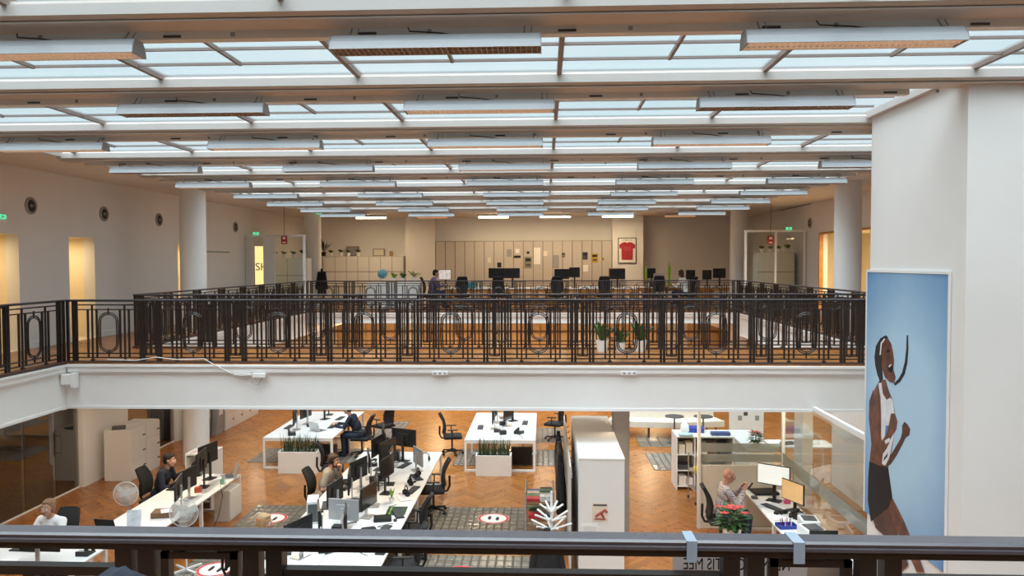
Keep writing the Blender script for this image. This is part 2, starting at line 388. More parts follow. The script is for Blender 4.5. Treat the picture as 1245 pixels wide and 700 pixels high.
# alcoves behind the openings
VEST = mat('vestibule_cream', (0.80, 0.70, 0.52), 0.7, var=0.02)
PANELC = mat('door_cream', (0.74, 0.60, 0.40), 0.5)
for i, (a, b, za, zb) in enumerate(DOORS_L):
    mb = MB(); x0, x1 = -11.7, WL - 0.25
    mb.box(x0 - .05, x0, a - .3, b + .3, za, zb); mb.box(x0, x1, a - .35, a - .3, za, zb); mb.box(x0, x1, b + .3, b + .35, za, zb)
    mb.box(x0, x1, a - .3, b + .3, zb, zb + .05); mb.box(x0, x1, a - .3, b + .3, za - .05, za)
    d = struct(mb.build('door_%d' % (i + 1), VEST), 'lit doorway alcove in the wall with round vents')
    lf = MB().box(x0 + .01, x0 + .05, a - .2, b + .2, za + .01, zb - .2, bev=.006).build('door_leaf', PANELC, d)
    MB().box(x0 + .05, x0 + .062, a - .1, b + .1, za + 1.0, za + 1.02).build('push_bar', DARKG, lf)
    MB().box(x0 + .05, x0 + .056, a + .02, b - .02, za + 1.15, zb - .4).build('inset', VEST, lf)
    MB().cyl((-11.3, (a + b) / 2, zb - .03), (-11.3, (a + b) / 2, zb), .10, .12, 16).build('ceiling_lamp', TUBEDIM, d)
    area('alcove_light_%d' % i, (-10.8, (a + b) / 2, zb - .06), .5, .5, 13, (1, .76, .44))
a, b, za, zb = DOOR_R; x0, x1 = WR + .25, WR + 1.9
mb = MB(); mb.box(x1, x1 + .05, a - .3, b + 1.6, za, zb); mb.box(x0, x1, a - .35, a - .3, za, zb); mb.box(x0, x1, b + 1.6, b + 1.65, za, zb)
mb.box(x0, x1, a - .3, b + 1.6, zb, zb + .05); mb.box(x0, x1, a - .3, b + 1.6, za - .05, za)
d = struct(mb.build('door_4', VEST), 'wide lit doorway behind the round column')
mb = MB(); mb.box(WR - .02, WR + .1, a + .001, a + .06, za, zb - .001); mb.box(WR - .02, WR + .1, b - .06, b - .001, za, zb - .001); mb.box(WR - .02, WR + .1, a + .06, b - .06, zb - .06, zb - .001)
mb.build('door_frame', WOODO, d)
MB().cyl((x0 + .8, 22.0, zb - .03), (x0 + .8, 22.0, zb), .14, .16, 16).build('ceiling_lamp', TUBELIT, d)
area('alcove_light_r', (x0 + .6, 22.6, zb - .06), 1.6, 1.0, 70, (1, .80, .5), (0, 0, PI / 2))
sg = MB(); p = py(1046, 312, b + 1.59)
em = MB(); em.tube([(p.x + .16 * math.cos(t), p.y, p.z + .40 * math.sin(t)) for t in [2 * PI * k / 40 for k in range(40)]], .012, 5, True)
em.tube([(p.x + .11 * math.cos(t), p.y, p.z + .29 * math.sin(t)) for t in [2 * PI * k / 32 for k in range(32)]], .008, 5, True)
for k in range(5): em.box(p.x - .07 + k * .03, p.x - .055 + k * .03, p.y - .006, p.y + .006, p.z - .12, p.z + .12 - .03 * (k % 3))
tag(em.build('round_emblem', DARKG), 'round thin-lined emblem on the lit wall behind the doorway', 'emblem'); sg.bm.free()

# wall block that carries the large poster
XW, BN, BF = 4.05, 7.58, 9.75
sbox('wall_poster', WALL, XW, WR, BN, BF, 0.0, GLZ)

# soffits / ceilings
sbox('ceiling_left', CEIL, WL, VL, -3.0, 32.0, SOF, SOF + .06)
sbox('ceiling_right', CEIL, VR, WR, 9.75, 32.0, SOF, SOF + .06)
sbox('ceiling_right_near', CEIL, VR, WR, -3.0, 7.55, SOF, SOF + .06)
sbox('ceiling_far', CEIL, VL, VR, 25.6, 32.0, SOF, SOF + .06)
sbox('ceiling_near', CEIL, VL, VR, -3.0, -1.4, SOF, SOF + .06)

# round columns
for x, y in ((-8.45, 18.2), (-8.45, 27.8), (7.04, 18.2), (6.95, 27.9)):
    for za, zb in ((0.0, SB if x < VL or x > VR else 2.83), (G, SOF)):
        struct(MB().lathe([(.30, za), (.30, zb)], 40).build('column', WHITE, None, (x, y, 0), smooth=True))
# square grey pillar under the bridge
sbox('pillar', mat('pillar_grey', (0.42, 0.41, 0.40), .7), 1.215, 1.485, 13.45, 13.95, 0.0, SB)

# ------------------------------------------------------------------ skylight
BEAMS = [-1.3, 0.42, 2.84, 5.26, 7.45, 9.78, 12.3, 14.8, 17.35, 19.8, 22.2, 24.6]
SKYGL = glass_mat('skylight_glass', (0.93, 0.97, 0.98), 0.004, 0.12, (0.84, 0.92, 0.94))
sk = MB(); fx0, fx1, fy0, fy1 = VL, VR, -1.4, 25.6  # glazing run back unseen over the near gallery to let in more light
sk.box(fx0, fx0 + .10, fy0, fy1, 6.60, 6.70); sk.box(fx1 - .10, fx1, fy0, 7.58, 6.60, 6.70); sk.box(fx1 - .10, fx1, 9.75, fy1, 6.60, 6.70)
sk.box(fx0, fx1, fy1 - .1, fy1, 6.60, 6.70); sk.box(XW - .07, XW - .005, 7.58, 9.75, 6.62, 6.70)
sky = struct(sk.build('window_1', BEAM), 'glazed skylight over the two voids')
MAINX = [0.145 + 1.95 * k for k in range(-4, 4)]
SUBX = [x + .975 for x in MAINX if x + .975 < fx1] + [MAINX[0] - .975]
barm = None
for x in MAINX:
    if x <= fx0 + .05 or x >= fx1 - .05: continue
    MB().box(x - .022, x + .022, fy0 + .1, fy1 - .1, GLZ - .035, GLZ + .03).build('glazing_bar', BARM, sky)
def pane(x0, x1, y0, y1): MB().box(x0 + .012, x1 - .012, y0 + .01, y1 - .01, GLZ + .004, GLZ + .014).build('pane', SKYGL, sky)
allx = sorted([fx0 + .1] + [x for x in MAINX if fx0 + .3 < x < fx1 - .2] + [fx1 - .1])
allsub = sorted(allx + [x for x in SUBX if fx0 + .3 < x < fx1 - .3])
for k, yb in enumerate(BEAMS):
    ye = BEAMS[k + 1] if k + 1 < len(BEAMS) else fy1 - .1
    xr = XW - .07 if abs(yb - 7.45) < .01 else None
    rows = [yb + .32, yb + .32 + (ye - yb - .32) * .24, yb + .32 + (ye - yb - .32) * .50, yb + .32 + (ye - yb - .32) * .76, ye]
    for r in rows[1:4]:
        MB().box(fx0 + .1, (xr or fx1) - .1, r - .012, r + .012, GLZ - .02, GLZ + .003).build('cross_bar', BARM, sky)
    fine = 3 <= k <= 6
    for ri, (ra, rb) in enumerate(zip(rows, rows[1:])):
        if not fine and ri: continue
        xs = allsub if (fine and ri in (1, 2)) else allx
        if xr: xs = [x for x in xs if x < xr - .1] + [xr]
        for xa, xb in zip(xs, xs[1:]): pane(xa, xb, ra, rb if fine else rows[-1])
        if fine and ri == 1:
            for x in SUBX:
                if fx0 + .3 < x < (xr or fx1) - .2: MB().box(x - .014, x + .014, rows[1], rows[3], GLZ - .03, GLZ + .003).build('glazing_bar', BARM, sky)
    if not fine:
        mb = MB()
        for x in SUBX:
            if fx0 + .3 < x < fx1 - .2: mb.box(x - .014, x + .014, rows[1], rows[3], GLZ - .03, GLZ + .003)
        mb.build('glazing_bar', BARM, sky)
# cross beams with their cable trays
BEAMU = mat('beam_underside', (0.56, 0.50, 0.45), .6, var=.03)
TRAY = mat('tray_white', (0.74, 0.73, 0.69), .5, var=.02)
for k, yb in enumerate(BEAMS):
    xe = fx1 - .02
    mb = MB(); mb.prism([(yb, 6.655), (yb, 6.575), (yb + .045, 6.555), (yb + .30, 6.545), (yb + .30, 6.683), (yb + .03, 6.683), (yb + .03, 6.665)], 'x', fx0 + .02, xe)
    bo = struct(mb.build('ceiling_beam', BEAM), 'painted beam crossing under the skylight')
    MB().box(fx0 + .05, xe - .03, yb + .05, yb + .29, 6.535, 6.548).build('soffit_board', BEAMU, bo)
    t = MB().box(fx0 + .3, min(xe, XW - .12) - .35 if yb > 7 and yb < 9 else xe - .35, yb + .31, yb + .40, 6.485, 6.56).build('cable_tray', TRAY, bo)
    if k >= 3 and k < 8:
        for x in [-7.1 + 1.44 * j + .35 * (k % 3) for j in range(9)]:
            MB().box(x, x + .13, yb + .301, yb + .309, 6.498, 6.515).build('socket', DARKG, t)
            MB().box(x + .5, x + .53, yb + .301, yb + .309, 6.50, 6.53).build('clip', GREYP, t)

# luminaires hung under the beams
def luminaire(lit):
    t = thing('fluorescent_luminaire', 'x', 'lamp')
    L = .735
    mb = MB(); mb.prism([(-.10, 0), (-.085, .055), (-.05, .105), (.05, .105), (.085, .055), (.10, 0), (.088, 0), (.075, .05), (-.075, .05), (-.088, 0)], 'x', -L, L)
    h = mb.build('housing', FLUO, t)
    for s in (-1, 1): MB().prism([(-.10, -.002), (-.085, .055), (-.05, .107), (.05, .107), (.085, .055), (.10, -.002)], 'x', s * L - .006, s * L + .006).build('end_cap', GREYP, t)
    mb = MB(); n = 36
    for i in range(n + 1): mb.box(-L + .02 + i * (2 * L - .04) / n - .002, -L + .02 + i * (2 * L - .04) / n + .002, -.086, .086, .002, .032)
    mb.box(-L, L, -.003, .003, .002, .034); mb.box(-L, L, -.088, -.084, 0, .034); mb.box(-L, L, .084, .088, 0, .034)
    mb.build('louvre', LOUVLIT if lit else LOUV, t)
    mb = MB(); mb.cyl((-L + .03, -.04, .04), (L - .03, -.04, .04), .008, n=8); mb.cyl((-L + .03, .04, .04), (L - .03, .04, .04), .008, n=8)
    mb.build('tubes', TUBEDIM if lit else EYEW, t)
    for s in (-1, 1):
        mb = MB(); mb.box(s * .62 - .012, s * .62 + .012, .0, .05, .105, .125); mb.cyl((s * .62, .02, .12), (s * .62, .10, .205), .006, n=6); mb.cyl((s * .62 + .05, .02, .11), (s * .62 + .05, .10, .205), .004, n=6)
        mb.build('hanger', GREYP, t)
    MB().tube([(-.22, .09, .21), (-.2, .06, .16), (0, .02, .135), (.15, 0, .11)], .006, 5).build('cable', DARKG, t)
    return t
lit_p, off_p = Proto(luminaire(True)), Proto(luminaire(False))
ORD = 'first second third fourth fifth sixth seventh eighth ninth tenth eleventh twelfth'.split()
LAMPX = [-6.52, -3.64, -.76, 2.12, 5.0]
litset = {(2, 1), (2, 3), (3, 2), (4, 1), (4, 3), (4, 0), (5, 2), (6, 0), (6, 1), (4, 2)}
for k, yb in enumerate(BEAMS):
    if k < 3: continue
    for j, x in enumerate(LAMPX):
        if k in (3, 4) and j in (0, 4): continue
        if k == 5 and j == 4: continue
        lit = (k - 1, j) in litset
        (lit_p if lit else off_p)((x + (0 if k % 2 else .12), yb + .19, 6.34), 0,
            ('warm lit' if lit else 'unlit pale') + ' louvred luminaire, ' + ORD[j] + ' from vent wall, under ' + ORD[len(BEAMS) - 1 - k] + ' skylight beam from far office',
            'lit skylight luminaires' if lit else 'unlit skylight luminaires')

# ------------------------------------------------------------------ railings
RH = 1.055
def part_mesh(name, fn, m, smooth=False):
    mb = MB(); fn(mb); me = mb.mesh(name, smooth); me.materials.append(m); return me
POSTM = part_mesh('post', lambda b: b.box(-.018, .018, -.018, .018, 0.03, RH - .037), IRON)
BALM = part_mesh('baluster', lambda b: b.box(-.013, .013, -.013, .013, .085, RH - .165), IRON)
FOOTM = part_mesh('footed_baluster', lambda b: (b.box(-.012, .012, -.012, .012, .03, RH - .085), b.box(-.03, .03, -.02, .02, .03, .055)), IRON)
def _ring(b):
    for rx, rz in ((.167, .33), (.138, .30)):
        pts = []
        for k in range(40):
            t = 2 * PI * k / 40; c, s_ = math.cos(t), math.sin(t)
            pts.append((rx * math.copysign(abs(c) ** .9, c), 0, .505 + (rz - rx) * (1 if s_ > 0 else -1) * min(1, abs(s_) * 3) + rx * s_))
        b.tube(pts, .011, 6, True)
    for z in (.15, .86): b.box(-.008, .008, -.012, .012, z - .05, z + .05)
RINGM = part_mesh('oval_ring', _ring, IRON, True)
def _frame(b):
    for s in (-1, 1): b.box(s * .078 - .009, s * .078 + .009, -.012, .012, .12, RH - .045); b.box(s * .05 - .01, s * .05 + .01, -.01, .01, RH - .045, RH - .037)
    b.box(-.087, .087, -.012, .012, RH - .060, RH - .045); b.box(-.087, .087, -.012, .012, .12, .138)
    for z in (.30, .84): b.ball((-.096, 0, z), .013, 8, 6); b.ball((.096, 0, z), .013, 8, 6)
    b.box(-.02, .02, -.008, .008, .138, RH - .06)
FRAMEM = part_mesh('slim_frame', _frame, IRON)
def _frame2(b):
    for s in (-1, 1): b.box(s * .078 - .009, s * .078 + .009, -.012, .012, .12, RH - .045); b.box(s * .05 - .01, s * .05 + .01, -.01, .01, RH - .045, RH - .037)
    b.box(-.087, .087, -.012, .012, RH - .060, RH - .045); b.box(-.087, .087, -.012, .012, .12, .138)
    for z in (.30, .84): b.ball((-.096, 0, z), .013, 8, 6); b.ball((.096, 0, z), .013, 8, 6)
OPENFRAMEM = part_mesh('slim_frame', _frame2, IRON)
def railing(label, p0, p1, nb, group=None, openf=False):
    p0, p1 = Vector((*p0, G)), Vector((*p1, G)); d = p1 - p0; L = d.length; a = math.atan2(d.y, d.x)
    t = thing('balcony_railing', label, 'railing', p0, a, group)
    prof = [(-.031, RH - .020), (-.031, RH - .013), (-.027, RH - .011), (-.029, RH - .004), (-.022, RH), (.022, RH), (.029, RH - .004), (.027, RH - .011), (.031, RH - .013), (.031, RH - .020)]
    MB().prism(prof, 'x', .0, L).build('handrail', RAILTOP, t)
    MB().box(0, L, -.022, .022, RH - .037, RH - .020).build('under_rail', IRON, t)
    MB().box(0, L, -.06, .06, 0, .03).build('base_curb', CURB, t)
    bay = L / nb
    mb = MB(); mb.box(.19, bay - .19, -.014, .014, RH - .100, RH - .080); rl = mb.mesh('upper_rail'); rl.materials.append(IRON)
    mb = MB(); mb.box(.19, bay - .19, -.012, .012, RH - .178, RH - .16); rl2 = mb.mesh('upper_rail'); rl2.materials.append(IRON)
    mb = MB(); mb.box(.0, bay, -.012, .012, .145, .165); lr = mb.mesh('lower_rail'); lr.materials.append(IRON)
    mb = MB(); mb.box(.0, bay, -.012, .012, .075, .095); lr2 = mb.mesh('lower_rail'); lr2.materials.append(IRON)
    for k in range(nb + 1):
        x = k * bay
        for dx in (-.17, -.118, .118, .17):
            if -.01 < x + dx < L + .01: link('post', POSTM, t, (x + dx, 0, 0))
        if 0 < k < nb: link('slim_frame', OPENFRAMEM if openf else FRAMEM, t, (x, 0, 0))
        else: link('post', POSTM, t, (x + (.02 if k == 0 else -.02), 0, 0))
        if k == nb: break
        c = x + bay / 2
        for m_ in (rl, rl2, lr, lr2): link(m_.name.split('.')[0], m_, t, (x, 0, 0))
        link('oval_ring', RINGM, t, (c, 0, 0))
        for dx in (.2, .35):
            for s in (-1, 1): link('baluster', BALM, t, (c + s * dx, 0, 0))
        for s in (-1, 1): link('footed_baluster', FOOTM, t, (c + s * .277, 0, 0))
    return t
railing('dark iron railing with ovals along the bridge edge over the fascia sockets', (VL, Y1 + .06), (VR, Y1 + .06), 10)
railing('dark iron railing along the bridge edge beside the potted plants', (VL, Y2 - .06), (VR, Y2 - .06), 10)
railing('dark iron railing before the office desks by the white wardrobes', (VL, Y3 + .06), (VR, Y3 + .06), 10)
railing('dark iron railing from the bridge towards the wall with round vents and globe lockers', (VL - .02, Y2 - .027), (VL - .02, Y3 + .027), 8)
railing('dark iron railing beside the column and the wide lit doorway', (VR + .02, Y2 - .027), (VR + .02, Y3 + .027), 8)
railing('dark iron railing below the lit doorways, ending at the bridge corner', (VL - .02, Y0 + .05), (VL - .02, Y1 + .026), 7)
NRY = 1.665; NX0 = py(245, 680, NRY).x; NBN = py(984, 680, NRY).x - NX0
railing('dark iron railing with taped handrail and grey paper banner hung on it', (NX0 - 6 * NBN, NRY), (NX0 + 5 * NBN, NRY), 11, openf=True)
# ------------------------------------------------------------------ furniture builders
def office_chair(fab=BLACKF, arms=True):
    t = thing('office_chair', 'x', 'chair')
    b = MB()
    for k in range(5):
        a = 2 * PI * k / 5 + .3; b.cyl((0, 0, .10), (.27 * math.cos(a), .27 * math.sin(a), .075), .026, .016, 8)
    b.cyl((0, 0, .07), (0, 0, .14), .045, .035, 12); bo = b.build('star_base', BLACK, t, smooth=True)
    for k in range(5):
        a = 2 * PI * k / 5 + .3
        MB().cyl((.27 * math.cos(a) - .022 * math.sin(a), .27 * math.sin(a) + .022 * math.cos(a), .03), (.27 * math.cos(a) + .022 * math.sin(a), .27 * math.sin(a) - .022 * math.cos(a), .03), .03, n=10).build('caster', BLACK, bo)
    MB().cyl((0, 0, .13), (0, 0, .40), .024, n=10).build('gas_lift', DARKG, t)
    MB().box(-.24, .24, -.22, .25, .41, .49, bev=.035, seg=3).build('seat', fab, t, smooth=True)
    b = MB(); pts = []
    n = 8; rows = []
    for i in range(n + 1):
        z = .55 + .48 * i / n; y = -.25 - .05 * math.sin(i / n * PI) * -1 - .10 * (i / n) ** 1.6
        w = .215 * (1 - .28 * (i / n) ** 3) * (1 - .22 * (1 - i / n) ** 3)
        rows.append((z, y, w))
    for (z0, y0, w0), (z1, y1, w1) in zip(rows, rows[1:]):
        for s in (0,):
            f0 = [Vector((-w0, y0 + .03, z0)), Vector((-w0 * .5, y0, z0)), Vector((w0 * .5, y0, z0)), Vector((w0, y0 + .03, z0))]
            f1 = [Vector((-w1, y1 + .03, z1)), Vector((-w1 * .5, y1, z1)), Vector((w1 * .5, y1, z1)), Vector((w1, y1 + .03, z1))]
            for i in range(3):
                b.quad(f0[i], f0[i + 1], f1[i + 1], f1[i])
    bmesh.ops.remove_doubles(b.bm, verts=b.bm.verts, dist=1e-4)
    bmesh.ops.solidify(b.bm, geom=b.bm.faces[:], thickness=.045)
    b.build('backrest', fab, t, smooth=True)
    MB().tube([(0, -.05, .40), (0, -.27, .42), (0, -.315, .52), (0, -.31, .72)], .022, 8).build('back_bracket', BLACK, t)
    if arms:
        for s in (-1, 1):
            b = MB(); b.tube([(s * .22, .02, .43), (s * .29, 0, .46), (s * .29, -.01, .66)], .014, 6); b.box(s * .29 - .03, s * .29 + .03, -.13, .13, .655, .68, bev=.01)
            b.build('armrest', BLACK, t)
    return t
CHAIR = Proto(office_chair())
CHAIRN = Proto(office_chair(arms=False))

def monitor(screen, w=.58, h=.36, z0=.13, body=BLACK, stand=BLACK):
    """screen looks along local -Y"""
    t = thing('monitor', 'x', 'monitor')
    p = MB().box(-w / 2, w / 2, -.012, .016, z0, z0 + h, bev=.006).build('panel', body, t)
    MB().box(-w / 2 + .012, w / 2 - .012, -.0145, -.0115, z0 + .016, z0 + h - .012).build('screen', screen, p)
    MB().box(-w * .22, w * .22, .016, .035, z0 + h * .2, z0 + h * .75, bev=.008).build('back_cover', body, p)
    b = MB(); b.box(-.03, .03, .035, .058, .01, z0 + h * .6, bev=.004); b.build('neck', stand, t)
    MB().box(-.12, .12, -.06, .12, 0, .014, bev=.005).build('foot', stand, t)
    return t
SCRON = mat('lit_screen', (.7, .72, .7), .3, emit=(.86, .88, .80), estr=.45)
SCRWARM = mat('lit_screen_warm', (.6, .4, .2), .3, emit=(.75, .42, .16), estr=.32)
MON = Proto(monitor(SCREEN, z0=.17, stand=SILVER))
MONB = Proto(monitor(SCREEN, w=.60, h=.37, z0=.30, stand=BLACK))
MONS = Proto(monitor(SCREEN, w=.50, h=.33, z0=.12, body=mat('silver_shell', (.42, .42, .43), .4, .4), stand=SILVER))
MONLIT = monitor(SCRON, w=.56, h=.35, z0=.28)

def keyboard():
    t = thing('keyboard', 'x', 'keyboard'); MB().box(-.22, .22, -.07, .07, 0, .018, bev=.005).build('case', BLACK, t)
    b = MB()
    for r in range(5):
        for c in range(14): b.box(-.205 + c * .0295, -.181 + c * .0295, -.058 + r * .024, -.038 + r * .024, .018, .025)
    o = b.build('keys', DARKG, t); o['kind'] = 'stuff'
    return t
KB = Proto(keyboard())
def phone():
    t = thing('desk_phone', 'x', 'phone'); MB().prism([(-.1, 0), (.1, 0), (.1, .07), (-.1, .02)], 'x', -.09, .09).build('base', BLACK, t)
    h = MB(); h.tube([(-.065, -.09, .05), (-.065, -.05, .075), (-.065, .06, .11), (-.065, .1, .10)], .02, 8); h.ball((-.065, -.08, .05), .03, 8, 6); h.ball((-.065, .09, .10), .03, 8, 6)
    h.build('handset', BLACK, t, smooth=True)
    MB().box(-.02, .07, .02, .08, .055, .068).build('display', GREYP, t); return t
PHONE = Proto(phone())
def headset():
    t = thing('headphones', 'x', 'headphones')
    MB().tube([(.085 * math.cos(a), 0, .085 + .10 * math.sin(a)) for a in [PI * k / 12 for k in range(13)]], .011, 6).build('headband', BLACK, t)
    for s in (-1, 1): MB().cyl((s * .065, 0, .06), (s * .10, 0, .06), .052, .042, 14).build('ear_cup', BLACK, t, smooth=True)
    return t
HEADS = Proto(headset())
def laptop(shell=SILVER):
    t = thing('laptop', 'x', 'laptop'); MB().box(-.17, .17, -.12, .12, 0, .016, bev=.004).build('keyboard_base', shell, t)
    r = Matrix.Rotation(math.radians(-18), 3, 'X')
    MB().box(-.17, .17, .145, .155, .01, .24, rot=r, bev=.004).build('lid', shell, t)
    MB().box(-.15, .15, -.05, .09, .016, .018).build('keys', DARKG, t); return t
LAPTOP = Proto(laptop()); LAPTOPB = Proto(laptop(BLACK))
def paper_stack(loc, rz, label, w=.21, d=.3, h=.012, m=PAPER):
    b = MB()
    for k in range(3): b.box(-w / 2 + .01 * (k % 2), w / 2 + .01 * (k % 2), -d / 2 - .008 * k, d / 2 - .008 * k, h * k / 3, h * (k + 1) / 3)
    return tag(b.build('paper_stack', m, None, loc, rz), label, 'papers')
def cup(loc, m, label):
    t = thing('mug', label, 'mug', loc)
    MB().lathe([(.03, 0), (.038, .01), (.04, .095), (.035, .095), (.033, .015), (.001, .012)], 14).build('body', m, t, smooth=True)
    MB().tube([(.038, 0, .075), (.065, 0, .07), (.065, 0, .03), (.038, 0, .025)], .006, 6).build('handle', m, t)
def cable(pts, label, m=BLACK, r=.006): return tag(MB().tube(pts, r, 5).build('cable', m), label, 'cable')

def bench_desk(name, label, x0, x1, y0, y1, n, cols=2, endpanel=False, z=.74):
    t = thing(name, label, 'desk', ((x0 + x1) / 2, (y0 + y1) / 2, 0)); w, d = x1 - x0, y1 - y0
    for i in range(n):
        for c in range(cols):
            a = -w / 2 + w / cols * c; MB().box(a + .004, a + w / cols - .004, -d / 2 + d / n * i + .002, -d / 2 + d / n * (i + 1) - .002, z - .028, z, bev=.003).build('worktop', DESKW, t)
    for i in range(n + 1):
        y = -d / 2 + d / n * i; y = min(max(y, -d / 2 + .03), d / 2 - .03); b = MB()
        for s in (-1, 1): b.box(s * (w / 2 - .03) - .025, s * (w / 2 - .03) + .025, y - .025, y + .025, 0, z - .029)
        b.box(-w / 2 + .055, w / 2 - .055, y - .025, y + .025, z - .08, z - .029); b.box(-w / 2 + .055, w / 2 - .055, y - .025, y + .025, 0, .045)
        b.build('leg_frame', LEGW, t)
    for s in (-.35, .35): MB().box(s * w - .03, s * w + .03, -d / 2 + .06, d / 2 - .06, z - .075, z - .03).build('side_rail', LEGW, t)
    return t

# ------------------------------------------------------------------ floor inlays of glass tiles
def tile_patch(x0, x1, y0, y1, label, px_=.135, py_=.205):
    w, d = x1 - x0, y1 - y0
    t = struct(MB().box(-w / 2, w / 2, -d / 2, d / 2, 0.0005, .006).build('floor_inlay', TILEB, None, ((x0 + x1) / 2, (y0 + y1) / 2, 0.0)), label)
    nx, ny = max(1, int(w / px_)), max(1, int(d / py_)); vs_, fs = [], []
    for i in range(nx):
        for j in range(ny):
            a, b_ = -w / 2 + w * i / nx + .014, -w / 2 + w * (i + 1) / nx - .014; c, e = -d / 2 + d * j / ny + .022, -d / 2 + d * (j + 1) / ny - .022
            o = len(vs_); q = random.uniform(-.0015, .0015)
            vs_ += [(a, c, .006), (b_, c, .006), (b_, e, .006), (a, e, .006), (a + .008, c + .008, .013 + q), (b_ - .008, c + .008, .013 - q), (b_ - .008, e - .008, .013), (a + .008, e - .008, .013)]
            fs += [(o + 4, o + 5, o + 6, o + 7), (o, o + 1, o + 5, o + 4), (o + 1, o + 2, o + 6, o + 5), (o + 2, o + 3, o + 7, o + 6), (o + 3, o, o + 4, o + 7)]
    me = bpy.data.meshes.new('glass_tiles'); me.from_pydata(vs_, [], fs); me.materials.append(TILEG); o = link('glass_tiles', me, t); o['kind'] = 'stuff'
tile_patch(-5.75, -.1, 13.0, 15.05, 'glass tile floor inlay under the long white bench by the standing sign')
tile_patch(-5.75, -.1, 10.3, 12.55, 'glass tile floor inlay below the handrail around the bench end')
tile_patch(-7.25, -4.3, 18.3, 19.75, 'glass tile floor inlay under the desk of the person in dark hoodie')
tile_patch(-4.9, -4.1, 21.0, 23.2, 'narrow glass tile floor inlay behind the dark hooded person')
tile_patch(-2.2, .5, 18.2, 19.8, 'glass tile floor inlay under the desk with slim planter')
tile_patch(-.2, .5, 20.6, 22.4, 'narrow glass tile floor inlay under the chair by the coats')
tile_patch(2.55, 3.6, 17.9, 19.5, 'glass tile floor inlay before the white counter with shelves')
tile_patch(2.5, 4.0, 20.2, 21.4, 'glass tile floor inlay before the curved cream bench', .3, .4)
def floor_sign(x, y, label):
    t = thing('distance_sticker', label, 'sticker', (x, y, .0155), 0, 'round distance stickers')
    MB().lathe([(.30, 0), (.30, .001)], 40).build('disc', PAPER, t)
    MB().prism([(.30 * math.cos(a), .30 * math.sin(a)) for a in [2 * PI * k / 40 for k in range(40)]] , 'z', -.0008, -.0002).build('backing', PAPER, t)
    b = MB(); N = 40
    for k in range(N):
        a0, a1 = 2 * PI * k / N, 2 * PI * (k + 1) / N
        b.quad(*[(r * math.cos(a), r * math.sin(a), .0016) for r, a in ((.245, a0), (.295, a0), (.295, a1), (.245, a1))])
    b.build('red_ring', RED, t)
    for s in (-1, 1): MB().prism([(s * .075 + .035 * math.cos(a), .11 * math.sin(a) * (1 if math.sin(a) > 0 else .9) - .02 * s) for a in [2 * PI * k / 20 for k in range(20)]], 'z', .0012, .0022).build('footprint', BLACK, t)
for (x, y), lb in zip(((600, 631), (330, 631), (262, 693), (560, 698)), ('between bench and coat stand', 'beside the bench with the blonde person', 'beside the white pedestal fan', 'below the office chair casters')):
    q = pz(x, y, 0); floor_sign(q.x, q.y, 'round white and red footprint floor sticker ' + lb)

# ------------------------------------------------------------------ long bench with many monitors
BX0, BX1, BY0, BY1 = -3.95, -2.22, 10.1, 16.5
bench_desk('bench_desk', 'long white bench desk crowded with black monitors and headphones', BX0, BX1, BY0, BY1, 4)
DZ = .7405
GB = 'monitors on the long bench'
D = math.radians
for x, y, a, P, lb in (
    (-3.40, 15.95, -80, MONB, 'black monitor on the bench end behind the man in grey shirt'),
    (-3.32, 15.05, -100, MONB, 'black raised monitor with its back turned to the bench middle'),
    (-3.36, 14.42, -75, MON, 'black monitor facing the bearded man in grey shirt'),
    (-3.40, 13.80, -108, MON, 'black monitor with silver stand facing the bearded man'),
    (-3.38, 13.05, -78, MON, 'black monitor seen from its back beside the striped arm'),
    (-3.45, 12.40, -100, MON, 'black monitor with silver neck next to the white pc tower'),
    (-3.35, 11.15, -72, MON, 'black monitor facing the blonde person'),
    (-3.45, 10.52, -112, MON, 'black monitor on silver stand at the bench end'),
    (-2.92, 15.75, 155, MONB, 'black monitor turned away towards the far desks'),
    (-2.85, 14.05, 95, MONB, 'dark raised screen of a pair over the tangled headphones'),
    (-2.80, 13.48, 80, MONB, 'dark raised screen beside the small green plant'),
    (-2.86, 12.78, 98, MON, 'brownish dark screen of a low pair beside black pads'),
    (-2.84, 12.20, 78, MON, 'brownish dark screen of a low pair by the black box'),
    (-2.90, 11.00, 105, MON, 'dark screen facing the empty chair at the bench end'),
    (-2.50, 15.0, 120, MONS, 'silver monitor back with round holes on the bench'),
    (-3.12, 11.70, 170, MONS, 'silver screen back beside a black slanted panel'),
    (-3.05, 14.72, 70, MONB, 'dark raised screen between the black phones and the silver back'),
    (-3.02, 15.3, 100, MON, 'low dark screen near the far bench end')):
    P((x, y, DZ), D(a), lb, GB)
for x, y, rz, lb in ((466, 645, 80, 'black keyboard near the bench edge'), (492, 566, 75, 'black keyboard beside the silver monitor back'), (484, 668, 85, 'black keyboard at the bench end by the white panel'), (502, 596, 80, 'black keyboard among the headphones')):
    q = pz(x, y, DZ); KB((min(q.x, BX1 - .09), q.y, DZ), D(rz), lb, 'keyboards on the long bench')
MATG = mat('cutting_mat', (.03, .06, .035), .7)
q = pz(486, 621, DZ); tag(MB().box(-.16, .16, -.22, .22, 0, .004).build('desk_mat', MATG, None, (q.x - .05, q.y, DZ), .05), 'dark green desk mat with a lime stripe on the bench', 'mat')
q = pz(482, 621, DZ + .004); tag(MB().box(-.012, .012, -.2, .2, 0, .003).build('ruler', LEAFL, None, (q.x - .1, q.y, DZ + .0045), .05), 'lime green ruler lying on the dark mat', 'ruler')
for x, y, lb in ((494, 603, 'upright black headphones beside the mat'), (508, 580, 'black headphones before the silver monitor back'), (517, 561, 'black headphones near the far bench corner'), (499, 590, 'black headphones lying between cables'), (470, 664, 'black headphones at the bench end')):
    q = pz(x, y, DZ); HEADS((min(max(q.x, -2.72), BX1 - .15), q.y, DZ), random.uniform(0, 3), lb, 'headphones on the long bench')
